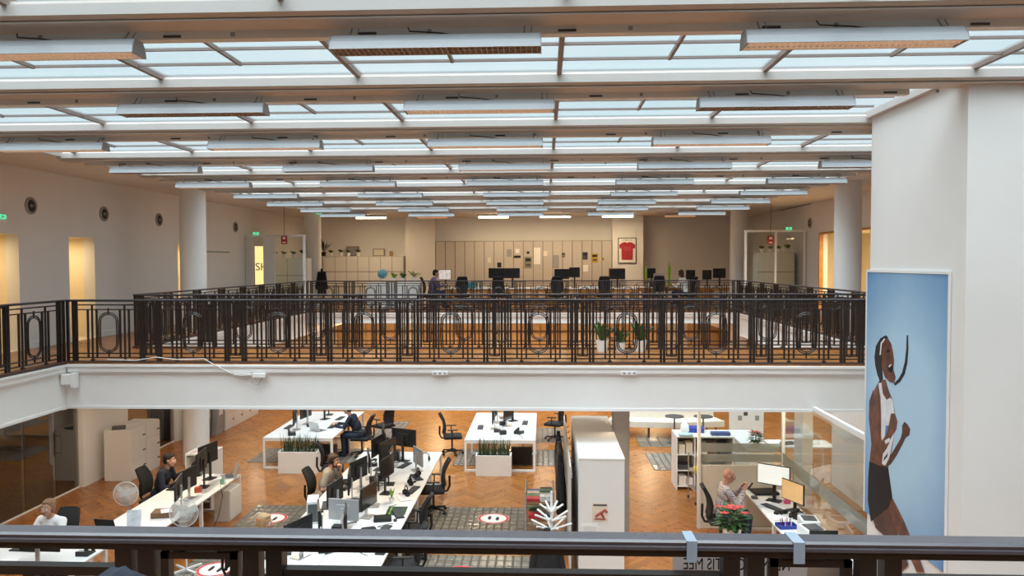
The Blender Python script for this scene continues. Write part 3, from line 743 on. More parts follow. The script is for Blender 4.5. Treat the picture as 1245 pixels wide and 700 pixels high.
for x, y, rz, lb in ((415, 563 + 32, -90, 'black desk phone in front of the bearded man'), (452, 566, -70, 'black desk phone by the far bench corner')):
    q = pz(x, y, DZ); PHONE((max(q.x, BX0 + .12), q.y, DZ), D(rz), lb, 'phones on the long bench')
q = pz(461, 632, DZ); tag(MB().box(-.14, .14, -.09, .09, 0, .07, bev=.01).build('docking_station', BLACK, None, (q.x + .06, q.y - .02, DZ), .2), 'black docking box between the low screens and mat', 'box')
t = thing('small_plant', 'small green leafy plant in white cup on the bench', 'plant', (-2.62, 12.95, DZ))
MB().lathe([(.04, 0), (.055, .09), (.045, .09), (.04, .01)], 14).build('pot', WHITE, t)
b = MB()
for k in range(9):
    a = k * 2.4; b.quad((0, 0, .08), (.03 * math.cos(a + .8), .03 * math.sin(a + .8), .15), (.06 * math.cos(a), .06 * math.sin(a), .24 + .02 * (k % 3)), (.03 * math.cos(a - .8), .03 * math.sin(a - .8), .15))
b.build('leaves', LEAFL, t)
# white pc tower, pedestal panel, notepad, tangled cables
t = thing('computer_tower', 'white slanted computer tower on the bench beside the blonde person', 'computer', (-3.70, 12.02, DZ), .25)
MB().box(-.09, .09, -.2, .2, 0, .36, bev=.01).build('case', mat('case_white', (.6, .6, .6), .5), t); MB().box(-.07, .07, -.203, -.2, .04, .32).build('front_grille', DARKG, t)
tag(MB().box(-.09, .09, -.08, .08, 0, .03, bev=.006).build('note_block', LEAFL, None, (-3.84, 11.72, DZ), .3), 'pale green sticky note block on the bench corner', 'notepad')
for i, lb in enumerate(('beside the headphones', 'under the silver monitor back', 'by the small plant', 'at the bench end', 'along the bench edge')):
    y = (13.3, 14.5, 12.6, 10.8, 11.7)[i]; x = -2.5
    cable([(x + .12 * math.sin(k * 1.3 + i), y + .05 * k - .2 + .04 * math.cos(k * 2.1 + i), DZ + .006) for k in range(9)], 'thin black cable curling ' + lb, BLACK if i % 2 else DARKG, .005)
cable([(-2.42 + .1 * math.cos(k * .7), 10.9 + .08 * k * .5, DZ + .006) for k in range(10)], 'red cable curling beside the black bag on the bench', RED, .005)
tag(MB().box(-.12, .12, -.08, .08, 0, .13, bev=.04).build('pouch', BLACKF, None, (-2.65, 11.35, DZ), .4), 'black soft pouch on the bench next to red cable', 'pouch')
for x, y, rz, lb in ((-3.74, 15.6, .2, 'open paper sheets on the far bench corner'), (-3.75, 13.1, .1, 'paper sheets on the bench behind the bearded man'), (-2.45, 13.2, .4, 'pinkish paper sheet beside the headphones')):
    paper_stack((x, y, DZ), rz, lb)
for i, (x, y, w, h_, lb) in enumerate(((-3.08, 15.85, .1, .2, 'narrow black dock at the far bench end'), (-3.1, 14.3, .16, .12, 'black dock between the raised screens'), (-3.1, 13.75, .12, .22, 'upright black dock behind the bearded man\'s screens'), (-3.08, 13.1, .18, .1, 'flat black dock beside the upright one'), (-3.12, 12.5, .12, .2, 'upright black dock behind the low screen pair'), (-3.1, 11.35, .14, .16, 'black dock beside the pouch'), (-3.12, 10.7, .12, .2, 'upright black dock at the bench end'))):
    tag(MB().box(-w / 2, w / 2, -.1, .1, 0, h_, bev=.01).build('docking_station', BLACK, None, (x, y, DZ), .3 * i), lb, 'dock', 'docks along the bench middle')
for i, (x, y, lb) in enumerate(((-3.72, 15.3, 'of the empty far place'), (-3.72, 14.1, 'under the bearded person\'s arm'), (-3.7, 12.75, 'beside the bearded person'), (-3.7, 10.75, 'of the blonde person'), (-2.40, 12.35, 'by the armed chair'), (-2.45, 14.5, 'before the pulled-in chair'))):
    KB((x, y, DZ), D(-88 + 5 * i), 'black keyboard on the bench ' + lb, 'keyboards on the long bench')
    tag(MB().ball((0, 0, .012), 1, 12, 8, (.03, .05, .018)).build('mouse', BLACK, None, (x + .02, y - .32, DZ + .006), .2), 'black mouse on the bench ' + lb, 'mouse', 'mice on the long bench')
for i in range(6):
    cable([(-3.1 + .14 * math.sin(k * 1.1 + i * 2), 10.6 + i * .95 + .07 * k, DZ + .008 + .02 * abs(math.sin(k))) for k in range(10)], 'tangled black cable in the bench middle, ' + ORD[i] + ' from the handrail side', BLACK, .009)
for i, (x, y, a, lb) in enumerate(((-5.4, 20.0, 85, 'far end of the hooded person\'s desk'), (-6.4, 18.9, -90, 'planter side of the hooded person\'s desk'), (-1.6, 19.0, -88, 'thin edge-on monitors'), (-.5, 19.55, 88, 'wide dark screen'))):
    KB((x, y, DZ), D(a), 'black keyboard near the ' + lb, 'keyboards on the far desks')
for i, (x, y, lb) in enumerate(((-1.15, 18.5, 'small black device behind the grassy planter'), (-1.0, 18.25, 'second small black device behind the grassy planter'), (-5.9, 19.0, 'black dock on the hooded person\'s desk'), (-1.05, 19.3, 'black dock between the thin monitors'))):
    tag(MB().box(-.08, .08, -.06, .06, 0, .07 + .03 * (i % 2), bev=.01).build('docking_station', BLACK, None, (x, y, DZ), .3 * i), lb, 'dock')
# chairs along the bench
CHAIR((-2.16, 14.72, 0), D(96), 'black office chair pulled in at the bench next to the silver monitor back')
CHAIR((-2.18, 12.5, 0), D(86), 'black office chair with arms at the bench beside the green mat')
CHAIR((-2.05, 11.0, 0), D(95), 'black office chair whose casters stand by the bench end')
CHAIRN((-4.15, 14.0, 0), D(-92), 'black office chair of the bearded man in grey shirt')
CHAIRN((-4.27, 10.62, 0), D(-90), 'black office chair of the blonde person')
CHAIR((-4.55, 16.15, 0), D(-75), 'empty dark office chair behind the bearded man')

# ------------------------------------------------------------------ far desks with planters
bench_desk('bench_desk', 'white double desk of the person in dark hoodie, with grassy planter before it', -6.65, -4.98, 17.75, 20.95, 2)
bench_desk('bench_desk', 'white double desk with open cables and phones, grassy planter at its end', -1.87, -.21, 17.66, 20.9, 2)
def planter(x0, x1, yf, h, label):
    t = thing('planter_box', label, 'planter', ((x0 + x1) / 2, yf + .16, 0)); w = x1 - x0
    b = MB(); d = .32
    b.box(-w / 2, w / 2, -d / 2, -d / 2 + .025, 0, h); b.box(-w / 2, w / 2, d / 2 - .025, d / 2, 0, h)
    for s in (-1, 1): b.box(s * (w / 2) - (.025 if s > 0 else 0), s * (w / 2) + (0 if s > 0 else .025), -d / 2 + .025, d / 2 - .025, 0, h)
    b.box(-w / 2 + .025, w / 2 - .025, -d / 2 + .025, d / 2 - .025, 0, .03)
    b.build('box', mat('planter_white', (.80, .77, .74), .6, var=.01), t)
    MB().box(-w / 2 + .026, w / 2 - .026, -d / 2 + .026, d / 2 - .026, .03, h - .05).build('soil', SOIL, t)
    b = MB()
    for k in range(150):
        x = random.uniform(-w / 2 + .06, w / 2 - .06); y = random.uniform(-d / 2 + .05, d / 2 - .05); L = random.uniform(.25, .52)
        dx, dy = random.gauss(0, .05), random.gauss(0, .04); a = random.uniform(0, PI); ux, uy = .008 * math.cos(a), .008 * math.sin(a)
        z = h - .06
        b.quad((x - ux, y - uy, z), (x + ux, y + uy, z), (x + ux * .8 + dx * .5, y + uy * .8 + dy * .5, z + L * .55), (x - ux * .8 + dx * .5, y - uy * .8 + dy * .5, z + L * .55))
        b.quad((x - ux * .8 + dx * .5, y - uy * .8 + dy * .5, z + L * .55), (x + ux * .8 + dx * .5, y + uy * .8 + dy * .5, z + L * .55), (x + dx * 1.2, y + dy * 1.2, z + L), (x + dx * 1.2 - .001, y + dy * 1.2, z + L))
    o = b.build('grass_blades', GRASS, t); o['kind'] = 'stuff'
planter(-6.15, -5.25, 17.36, .5, 'white rectangular planter with upright grass before the hooded person\'s desk')
planter(-1.57, -.76, 17.28, .47, 'white rectangular planter with upright grass before the desk with open cables')
GF = 'monitors on the far desks'
for x, y, a, P, lb in ((-6.15, 18.6, -80, MON, 'black monitor on the hooded person\'s desk above the planter'), (-6.1, 19.3, -100, MON, 'black monitor at the middle of the hooded person\'s desk'), (-5.75, 19.9, 70, MONB, 'dark screen facing the hooded person'), (-5.8, 20.5, 95, MONB, 'dark screen at the far end of the hooded person\'s desk'),
                   (-1.28, 18.85, -88, MON, 'thin black monitor seen edge-on above the grassy planter'), (-1.26, 19.6, -95, MON, 'thin black monitor seen edge-on behind another one'), (-.92, 19.2, 72, MON, 'black monitor beside the desk phone above the planter'), (-.80, 19.8, 40, MONB, 'wide dark screen turned to the desk corner')):
    P((x, y, DZ), D(a), lb, GF)
PHONE((-6.05, 18.05, DZ), D(20), 'black desk phone on the hooded person\'s desk corner')
PHONE((-.62, 18.35, DZ), D(-30), 'black desk phone on the desk above the grassy planter')
KB((-5.33, 19.0, DZ), D(88), 'black keyboard under the hooded person\'s hands')
LAPTOP((-5.55, 18.55, DZ), D(150), 'grey laptop on the hooded person\'s desk')
paper_stack((-1.05, 20.2, DZ), .2, 'stack of coloured papers between the monitors', .3, .3, .08, mat('mixed_paper', (.55, .42, .36), .8, var=.35, scale=14))
b = MB(); b.box(-.25, .25, -.08, .08, .02, .42); tag(b.build('computer_case', BLACK, None, (-.55, 18.3, 0.0), 0), 'black computer case standing under the desk with open cables', 'computer')
b = MB(); b.box(-.3, .3, -.1, .1, .0, .45); tag(b.build('computer_case', BLACK, None, (-5.35, 18.3, 0.0), 0), 'black computer case standing under the hooded person\'s desk', 'computer')
cable([(-.62, 18.2, DZ + .02), (-.5, 17.75, DZ + .02), (-.5, 17.64, DZ - .1), (-.52, 17.64, .45)], 'black cable hanging over the desk edge by the grassy planter')
CHAIR((-2.35, 19.3, 0), D(-80), 'black office chair at the desk with grassy planter, on the parquet side')
CHAIR((.28, 20.9, 0), D(70), 'black office chair by the narrow tile inlay and the coats')
CHAIR((-4.60, 19.05, 0), D(88), 'black office chair of the person in dark hoodie')
CHAIR((-4.35, 20.5, 0), D(60), 'empty black office chair behind the hooded person')

# ------------------------------------------------------------------ desk of the dark-haired woman
LX0, LX1 = -6.92, -5.92
bench_desk('bench_desk', 'white desk row of the dark-haired woman with monitors and white fans', LX0, LX1, 11.25, 14.65, 2, 1)
GL_ = 'monitors on the woman\'s desk row'
for x, y, a, P, lb in ((-6.30, 13.75, -82, MONB, 'black monitor with silver neck facing the dark-haired woman'), (-6.42, 14.30, -100, MONB, 'black monitor edge-on beside the white paper shelf'), (-6.15, 12.55, -75, MON, 'black monitor back above the brown box'), (-6.25, 13.05, -98, MON, 'black monitor back next to the red card box')):
    P((x, y, DZ), D(a), lb, GL_)
q = pz(241, 598, DZ); tag(MB().box(-.06, .06, -.05, .05, 0, .09, bev=.004).build('card_box', mat('redorange', (.5, .09, .04), .6), None, (min(q.x, LX1 - .1), q.y, DZ), .3), 'small red card box on the woman\'s desk', 'box')
tag(MB().box(-.17, .17, -.13, .13, 0, .09, bev=.004).build('cardboard_box', WOODB, None, (-6.2, 12.15, DZ), .2), 'brown cardboard box with paper on the woman\'s desk row', 'box')
paper_stack((-6.15, 12.12, DZ + .092), .5, 'white paper sheet lying on the brown cardboard box', .15, .2)
t = thing('paper_shelf', 'tall white shelf with leaflets on top beside the woman\'s desk', 'shelf', (-6.8, 14.98, 0))
MB().box(-.25, .25, -.3, .3, 1.09, 1.12).build('top', DESKW, t)
for s in (-1, 1): MB().box(s * .24 - .012, s * .24 + .012, -.29, .29, 0, 1.089).build('side_panel', WHITE, t)
MB().box(-.227, .227, .265, .28, 0.02, 1.08).build('back_panel', WHITE, t); MB().box(-.227, .227, -.27, .26, .5, .52).build('shelf_board', WHITE, t)
for i, (dx, dy) in enumerate(((-.1, -.05), (.12, .08))): paper_stack((-6.8 + dx, 14.98 + dy, 1.1205), .3 * i, 'pinkish leaflet ' + ('with dark picture' if i else 'with red print') + ' on the tall white shelf', .18, .26, .004, mat('leaflet%d' % i, (.68, .5 + .1 * i, .46), .7, var=.3, scale=18))
t = thing('pedestal_cabinet', 'white pedestal cabinet under the woman\'s desk end', 'cabinet', (-6.05, 14.28, 0))
MB().box(-.16, .14, -.22, .32, 0, .58, bev=.004).build('body', CABW, t)
MB().box(.1405, .152, -.21, .31, .03, .56).build('door', CABW, t)
LAPTOP((-6.09, 14.44, DZ), D(-60), 'silver laptop on the woman\'s desk end by the small fan')
PHONE((-6.75, 13.6, DZ), D(-90), 'black desk phone before the dark-haired woman')
cup((-6.0, 13.95, DZ), mat('mint', (.25, .55, .42), .5), 'mint green mug on the woman\'s desk')
cable([(-5.97, 13.8, DZ + .01), (-5.89, 13.7, .6), (-5.88, 13.5, .3), (-5.9, 13.1, .02), (-5.95, 12.7, .02)], 'black cable hanging from the woman\'s desk to the floor', BLACK, .008)
cable([(-6.1 + .08 * math.sin(k), 13.2 + .09 * k, DZ + .006) for k in range(9)], 'white cable curling on the woman\'s desk', PAPER, .005)
b = MB()
tag(MB().box(-.1, .1, -.012, .012, 0, .30, rot=Matrix.Rotation(-.25, 3, 'X'), bev=.004).build('poster_board', mat('pale_print', (.6, .64, .68), .6, var=.25, scale=9), None, (-6.3, 11.42, DZ + .03), .3), 'pale printed card standing on the woman\'s desk row end', 'card')
CHAIRN((-7.26, 13.95, 0), D(-92), 'black office chair of the dark-haired woman')
def fan(loc, rz, hz, rad, m, label, pedestal=True):
    t = thing('pedestal_fan' if pedestal else 'desk_fan', label, 'fan', loc, rz)
    if pedestal:
        b = MB()
        for a in (PI / 4, 3 * PI / 4): b.box(-.27, .27, -.018, .018, 0, .03, rot=Matrix.Rotation(a, 3, 'Z'))
        b.build('cross_base', m, t)
    else: MB().lathe([(.09, 0), (.09, .015), (.03, .03), (.015, .04)], 20).build('base', m, t)
    MB().cyl((0, .05, .02), (0, .05, hz - .03), .014, n=8).build('pole', m, t)
    MB().cyl((0, -.01, hz), (0, .13, hz), .055, .04, 14).build('motor', m, t, smooth=True)
    b = MB(); N = 44
    for k in range(N):
        a = 2 * PI * k / N; c, s_ = math.cos(a), math.sin(a)
        b.tube([(.035 * c, -.10, hz + .035 * s_), (rad * .6 * c, -.095, hz + rad * .6 * s_), (rad * c, -.05, hz + rad * s_), (rad * .6 * c, .0, hz + rad * .6 * s_), (.05 * c, .02, hz + .05 * s_)], .003, 4)
    b.tube([(rad * math.cos(2 * PI * k / 32), -.05, hz + rad * math.sin(2 * PI * k / 32)) for k in range(32)], .008, 6, True)
    b.tube([(rad * .62 * math.cos(2 * PI * k / 32), -.096, hz + rad * .62 * math.sin(2 * PI * k / 32)) for k in range(32)], .003, 4, True)
    b.build('grille', m, t)
    MB().cyl((0, -.106, hz), (0, -.096, hz), .035, n=16).build('badge', m, t)
    for j in range(3):
        b = MB(); a0 = j * 2 * PI / 3 + .4; A, B = [], []
        for k in range(7):
            f = k / 6; r = .03 + (rad - .035) * f; w = .45 * math.sin(PI * (.15 + .75 * f)); A.append((r * math.cos(a0 - w), -.06, hz + r * math.sin(a0 - w))); B.append((r * math.cos(a0 + w * .9), -.03, hz + r * math.sin(a0 + w * .9)))
        for k in range(6): b.quad(A[k], A[k + 1], B[k + 1], B[k])
        bmesh.ops.solidify(b.bm, geom=b.bm.faces[:], thickness=.003); b.build('blade', m, t)
FANW = mat('fan_white', (.70, .70, .68), .4, var=.02)
fan((-5.66, 11.75, 0.013), .2, .93, .215, FANW, 'white pedestal fan on cross base by the woman\'s desk row')
fan((-7.2, 12.85, 0), .15, .90, .205, FANW, 'white fan standing behind the woman\'s desk row next to her chair')
fan((-6.74, 14.5, DZ), .6, .2, .10, BLACK, 'small black desk fan on the woman\'s desk end', False)

LAPTOPB((-6.66, 11.45, DZ), D(172), 'open black laptop on the woman\'s desk row end, seen from its back')
# desk of the seated girl
bench_desk('desk', 'white desk of the fair-haired girl in white top', -8.3, -6.35, 9.95, 10.80, 1, 1)
q = pz(66, 676, DZ); MON((-6.92, 10.14, DZ), D(178), 'black monitor in front of the fair-haired girl seen from its back')
LAPTOP((-7.85, 10.3, DZ), D(160), 'pale laptop on the fair-haired girl\'s desk'); PHONE((-6.5, 10.5, DZ), D(180), 'black desk phone on the fair-haired girl\'s desk')
KB((-7.45, 10.62, DZ), D(176), 'black keyboard on the fair-haired girl\'s desk')
paper_stack((-7.4, 10.2, DZ), .3, 'white papers on the fair-haired girl\'s desk')
CHAIRN((-7.43, 11.32, 0), PI, 'black office chair of the fair-haired girl')
# ------------------------------------------------------------------ lockers, bins, glass rooms
def locker(loc, ny, h, L, label, rows=3):
    """doors look along +X"""
    t = thing('locker_cabinet', label, 'lockers', loc); d = .6
    MB().box(-d, 0, 0, L, .0, h, bev=.004).build('body', CABW, t)
    for i in range(ny):
        for r in range(rows):
            a, c = L * i / ny, .09 + (h - .11) * r / rows
            dr = MB().box(.001, .016, a + .008, a + L / ny - .008, c + .006, c + (h - .11) / rows - .006, bev=.003).build('door', CABW, t)
            MB().box(.016, .03, a + L / ny - .14, a + L / ny - .04, c + .14, c + .165).build('handle', BLACK, dr)
    return t
locker((-9.22, 16.62, 0), 2, 1.14, 1.30, 'white locker cabinet with papers on top beside the glass meeting room')
locker((-9.25, 21.75, 0), 4, 1.15, 2.6, 'long white locker cabinet beside the recycling bins')
b = MB()
for k in range(4): b.box(-.2 + .04 * k, .05 + .05 * k, -.14 + .03 * k, .12, .004 * k, .004 * k + .004, rot=Matrix.Rotation(.3 * k, 3, 'Z'))
tag(b.build('paper_stack', PAPER, None, (-9.5, 17.2, 1.1402), .3), 'loose white papers on the locker cabinet by the meeting room', 'papers')
tag(MB().box(-.14, .14, -.19, .19, 0, .03, bev=.008).build('folder', DARKG, None, (-9.6, 16.85, 1.1402), .5), 'dark folder on the locker cabinet by the meeting room', 'folder')
def bin_(x, y, lid, label):
    t = thing('recycling_bin', label, 'bin', (x, y, 0)); MB().prism([(-.2, 0), (.2, 0), (.25, .95), (-.25, .95)], 'y', -.22, .22).build('body', GREYP, t)
    MB().box(-.27, .27, -.25, .25, .95, 1.02, bev=.02).build('lid', lid, t); MB().box(.2, .26, -.1, .1, .55, .8).build('label_sheet', PAPER, t)
bin_(-9.55, 20.75, BLUE, 'grey recycling bin with blue lid behind the column'); bin_(-9.45, 21.38, DARKG, 'grey recycling bin with dark lid next to the lockers')

# meeting room behind glass
DARKW = mat('meeting_wall', (.36, .27, .21), .8)
area('meeting_room_fill', (-12.3, 12.0, SB - .03), 1.2, 4.0, 20, (1, .82, .62))  # added fill without a fixture, lightens the meeting room
mb = MB(); mb.box(-14.5, -14.3, 6.0, 20.6, 0, SB); mb.box(-14.3, -10.25, 20.5, 20.6, 0, SB); mb.box(-14.3, -10.25, 5.9, 6.0, 0, SB)
struct(mb.build('wall_meeting_room', DARKW)); sbox('ceiling_meeting_room', DARKW, -14.5, -10.25, 5.9, 20.6, SB, SB + .1)
sbox('wall_meeting_cabinet', mat('meeting_beige', (.55, .44, .34), .7), -11.25, -10.27, 16.2, 16.5, 0, SB - .01)
RGL = glass_mat('room_glass', (.84, .80, .76), .26)
fr = MB(); fr.box(-10.13, -10.09, 7.0, 16.15, 0, .03); fr.box(-10.13, -10.09, 7.0, 16.15, SB - .04, SB)
w2 = struct(fr.build('window_2', WHITE), 'frameless glass wall of the meeting room')
ys = [7.0, 8.6, 10.2, 11.8, 13.3, 14.4, 15.35, 16.15]
for a, b_ in zip(ys, ys[1:]): MB().box(-10.116, -10.104, a + .006, b_ - .006, .03, SB - .04).build('pane', RGL, w2)
h = MB(); h.tube([(-10.03, 15.45, .85), (-10.03, 15.45, 1.35)], .013, 8); h.cyl((-10.10, 15.45, .92), (-10.03, 15.45, .92), .009); h.cyl((-10.10, 15.45, 1.28), (-10.03, 15.45, 1.28), .009)
h.build('door_pull', DARKG, w2)
s = MB().box(-10.1, -10.097, 15.62, 15.98, 1.78, 2.28).build('sign_sheet', PAPER, w2)
e = MB(); e.tube([(-10.094, 15.8 + .1 * math.cos(t), 2.05 + .15 * math.sin(t)) for t in [2 * PI * k / 24 for k in range(24)]], .016, 6, True); e.ball((-10.094, 15.8, 2.12), .035, 10, 6, (.2, 1, 1)); e.box(-10.097, -10.091, 15.77, 15.83, 1.95, 2.1)
e.build('sign_symbol', BLACK, s)
fr = MB(); fr.box(-10.13, -10.09, 17.95, 20.45, 0, .03); fr.box(-10.13, -10.09, 17.95, 20.45, SB - .04, SB)
w3 = struct(fr.build('window_3', WHITE), 'glass wall behind the round column')
for a, b_ in ((17.95, 19.2), (19.2, 20.45)): MB().box(-10.116, -10.104, a + .01, b_ - .01, .03, SB - .04).build('pane', RGL, w3)

# ------------------------------------------------------------------ tall white cabinet block, coats, trolley, coat stand
t = thing('storage_cabinet', 'tall white cabinet block with a poster on its end beside the grey pillar', 'cabinet', (.86, 13.14, 0))
MB().box(-.34, .34, -1.6, 1.6, 0, 1.872).build('body', CABW, t)
MB().box(-.345, .345, -1.605, 1.605, 1.873, 1.90, bev=.004).build('top', DESKW, t)
for i in range(4):
    y = -1.6 + .8 * i
    MB().box(-.352, -.341, y + .006, y + .794, .05, 1.86, bev=.002).build('door', CABW, t)
p = MB().box(-.145, .09, -1.604, -1.601, .42, .70).build('poster', mat('poster_tan', (.72, .62, .50), .7, var=.05), t, (0, 0, .52))
b = MB(); b.tube([(-.10, -1.607, .50), (-.02, -1.607, .55), (.05, -1.607, .60), (.08, -1.607, .56)], .018, 6); b.tube([(-.02, -1.607, .57), (.03, -1.607, .48)], .016, 6); b.tube([(-.11, -1.607, .46), (.06, -1.607, .46)], .01, 6)
b.build('red_drawing', mat('redbrown', (.35, .05, .04), .6), p); MB().box(-.13, .075, -1.6065, -1.604, .655, .68).build('title_line', DARKG, p)
MB().box(-.30, -.06, -1.604, -1.601, .62, .90).build('notice_sheet', PAPER, t)
b = MB()
for k in range(8): b.box(-.28, -.08, -1.6055, -1.604, .65 + .028 * k, .656 + .028 * k)
b.build('notice_lines', GREYP, t)
# board with coats hung on the side
t = thing('coat_board', 'grey board with coat hooks standing beside the tall white cabinet', 'coat rack', (.40, 13.3, 0))
MB().box(-.02, .0, -1.7, 2.2, .05, 1.75).build('board', mat('board_grey', (.55, .54, .52), .7), t); MB().box(.0, .02, -1.7, 2.2, 1.58, 1.63).build('hook_rail', SILVER, t)
for k in range(8): MB().tube([(.02, -1.5 + .48 * k, 1.6), (.06, -1.5 + .48 * k, 1.58), (.07, -1.5 + .48 * k, 1.63)], .008, 5).build('hook', BLACK, t)
for s in (-1.6, 2.1): MB().box(-.04, .03, s - .03, s + .03, 0, .05).build('foot', DARKG, t)
def coat(loc, rz, m, label, h=.85, w=.22):
    b = MB(); n = 16; rings = []
    for i in range(7):
        f = i / 6; z = -h * f; rx = (.03 + (w - .03) * min(1, f * 2.2)) ; ry = .035 + .05 * min(1, f * 2)
        rings.append([b.bm.verts.new((rx * math.cos(2 * PI * k / n) * (1 + .08 * math.sin(5 * 2 * PI * k / n) * f), ry * math.sin(2 * PI * k / n) * (1 + .25 * math.sin(3 * 2 * PI * k / n) * f), z)) for k in range(n)])
    for A, B in zip(rings, rings[1:]):
        for k in range(n): b.bm.faces.new((A[k], A[(k + 1) % n], B[(k + 1) % n], B[k]))
    b.bm.faces.new(rings[0]); b.bm.faces.new(rings[-1][::-1])
    t = thing('coat', label, 'coat', loc, rz); b.build('body', m, t, smooth=True)
    for s in (-1, 1): MB().cap((s * w * .7, 0, -.12), (s * (w + .04), -.02, -h * .72), .05, .04, 10).build('sleeve', m, t, smooth=True)
    MB().tube([(.03 * math.cos(a), .02 * math.sin(a), .01) for a in [2 * PI * k / 10 for k in range(10)]], .02, 6, True).build('collar', m, t)
for i, (y, m, lb) in enumerate(((13.2, BLACKF, 'black coat hanging on the grey board near the trolley'), (14.2, DARKG, 'dark grey coat hanging on the grey board behind the black one'), (15.1, BLACKF, 'black jacket hanging at the end of the grey board'))):
    coat((.27, y, 1.5), PI / 2, m, lb, .95 - .1 * i)
# trolley with magazines
t = thing('magazine_trolley', 'grey trolley rack loaded with magazines beside the coat stand', 'trolley', (-.09, 13.3, 0))
for z in (.12, .45, .74): MB().box(-.25, .25, -.38, .38, z, z + .02).build('shelf', WOODB, t)
for sx in (-1, 1):
    for sy in (-1, 1): MB().box(sx * .24 - .012, sx * .24 + .012, sy * .37 - .012, sy * .37 + .012, .06, .95).build('upright', GREYP, t); MB().cyl((sx * .24 - .012, sy * .37, .03), (sx * .24 + .012, sy * .37, .03), .03, n=12).build('wheel', BLACK, t)
b = MB()
for s in (-1, 1): b.tube([(s * .24, -.37, .95), (s * .24, .37, .95)], .01, 6)
b.build('handle_rail', GREYP, t)
MC = [mat('mag%d' % i, c, .5, var=.3, scale=16) for i, c in enumerate(((.55, .05, .06), (.7, .68, .64), (.12, .25, .13), (.35, .33, .31), (.6, .5, .4), (.08, .16, .1), (.05, .12, .35), (.02, .02, .02)))]
for i in range(14):
    lv = (.7605, .4705, .1405)[0 if i < 8 else 1 if i < 12 else 2]; j = i if i < 8 else i - 8 if i < 12 else i - 12
    cxp, cyp = (-.13 + .26 * (j % 2), -.24 + .16 * (j // 2) + .05) if i < 8 else (-.1 + .2 * (j % 2), -.2 + .2 * j)
    n = (3, 5, 2, 4)[i % 4] if i < 8 else 4
    b = MB()
    for k in range(n): b.box(-.105, .105, -.075 if i < 8 else -.09, .075 if i < 8 else .09, k * .018, k * .018 + .015, rot=Matrix.Rotation(.08 * math.sin(i + k * 2), 3, 'Z'))
    if i < 12 and not (i >= 8 and j > 3): tag(b.build('magazine_pile', MC[i % 8], None, (-.09 + cxp * .86, 13.3 + cyp, lv + .0005)), ('red', 'white', 'green', 'grey', 'tan', 'dark green', 'blue', 'black')[i % 8] + ' magazine pile on the ' + ('top' if i < 8 else 'middle') + ' shelf of the grey trolley', 'magazines', 'magazines on the trolley')
    else: b.bm.free()
# white coat stand
t = thing('coat_stand', 'white branching coat stand with a black coat in front of the trolley', 'coat stand', (.09, 10.34, .0))
SW = mat('stand_white', (.8, .8, .79), .4, var=.01)
MB().cyl((0, 0, .02), (0, 0, 1.75), .024, .016, 12).build('pole', SW, t)
b = MB()
for k in range(4): a = PI / 2 * k + .4; b.tube([(0, 0, .16), (.2 * math.cos(a), .2 * math.sin(a), .06), (.3 * math.cos(a), .3 * math.sin(a), .016)], .016, 6)
b.build('feet', SW, t)
for r, z in enumerate((1.56, 1.44, 1.32)):
    for k in range(6):
        a = k * PI / 3 + r * .4; L = (.16, .24, .28)[r]; MB().tube([(0, 0, z - .1), (L * .6 * math.cos(a), L * .6 * math.sin(a), z - .03), (L * math.cos(a), L * math.sin(a), z + .015)], .014, 7).build('branch', SW, t, smooth=True)
coat((.03, 10.10, 1.30), .1, BLACKF, 'black coat hanging on the white coat stand', 1.0, .2)

# ------------------------------------------------------------------ white counter with shelves
CZ = 1.15
t = thing('shelf_counter', 'white L-shaped counter with open shelves holding boxes and trays', 'counter', (2.80, 16.35, 0))
MB().box(0, 1.7, 0, .68, CZ - .03, CZ, bev=.003).build('counter_top', DESKW, t); MB().box(1.2, 1.7, -1.2, -.002, CZ - .03, CZ, bev=.003).build('counter_return', DESKW, t)
for x in (0.0, .38, 1.18): MB().box(x, x + .025, .02, .66, 0, CZ - .031).build('side_panel', WHITE, t)
MB().box(.025, 1.18, .645, .66, 0.02, CZ - .031).build('back_panel', WHITE, t)
for z in (.06, .40, .74): MB().box(.026, 1.178, .03, .64, z, z + .02).build('shelf', WHITE, t)
MB().box(1.22, 1.68, -1.18, -.01, 0, CZ - .031).build('return_body', CABW, t)
for i, (x, z, w, h, m) in enumerate(((.06, .762, .13, .2, CREAM), (.21, .762, .14, .24, CREAM), (.5, .762, .16, .22, CREAM), (.68, .762, .18, .24, WOODB), (.9, .762, .2, .22, DARKG), (.06, .422, .28, .09, DARKG), (.06, .082, .16, .2, PAPER), (.24, .082, .12, .16, PAPER))):
    tag(MB().box(0, w, 0, .3, 0, h, bev=.004).build('file_box', m, None, (2.80 + x, 16.41, z)), ('cream file box', 'tall cream file box', 'cream box behind the trolley rail', 'brown box', 'dark box', 'flat dark tray', 'white document box', 'small white document box')[i] + ' in the white shelf counter, ' + ('top' if z > .7 else 'middle' if z > .3 else 'bottom') + ' row', 'box', 'boxes in the counter shelves')
tag(MB().box(-.15, .15, -.2, .2, 0, .10, bev=.01).build('storage_tray', BLUE, None, (3.27, 16.85, CZ + .0005), 1.4), 'blue plastic tray on the white shelf counter near the paper roll', 'tray')
tag(MB().box(-.2, .2, -.08, .08, 0, .07, bev=.01).build('pen_tray', mat('dullblue', (.05, .08, .22), .5), None, (3.75, 16.5, CZ + .0005), .0), 'dark blue pen tray on the counter edge', 'tray')
tag(MB().lathe([(.07, 0), (.1, .05), (.09, .16), (.04, .22), (.001, .23)], 14).build('paper_roll', PAPER, None, (3.03, 16.7, CZ + .0005), smooth=True), 'crumpled white paper bundle on the shelf counter', 'paper')
tag(MB().box(-.14, .14, -.1, .1, 0, .05, bev=.01).build('tissue_box', mat('aqua', (.4, .6, .66), .5), None, (3.0, 16.42, CZ + .0005), 0), 'pale aqua box on the corner of the shelf counter', 'box')
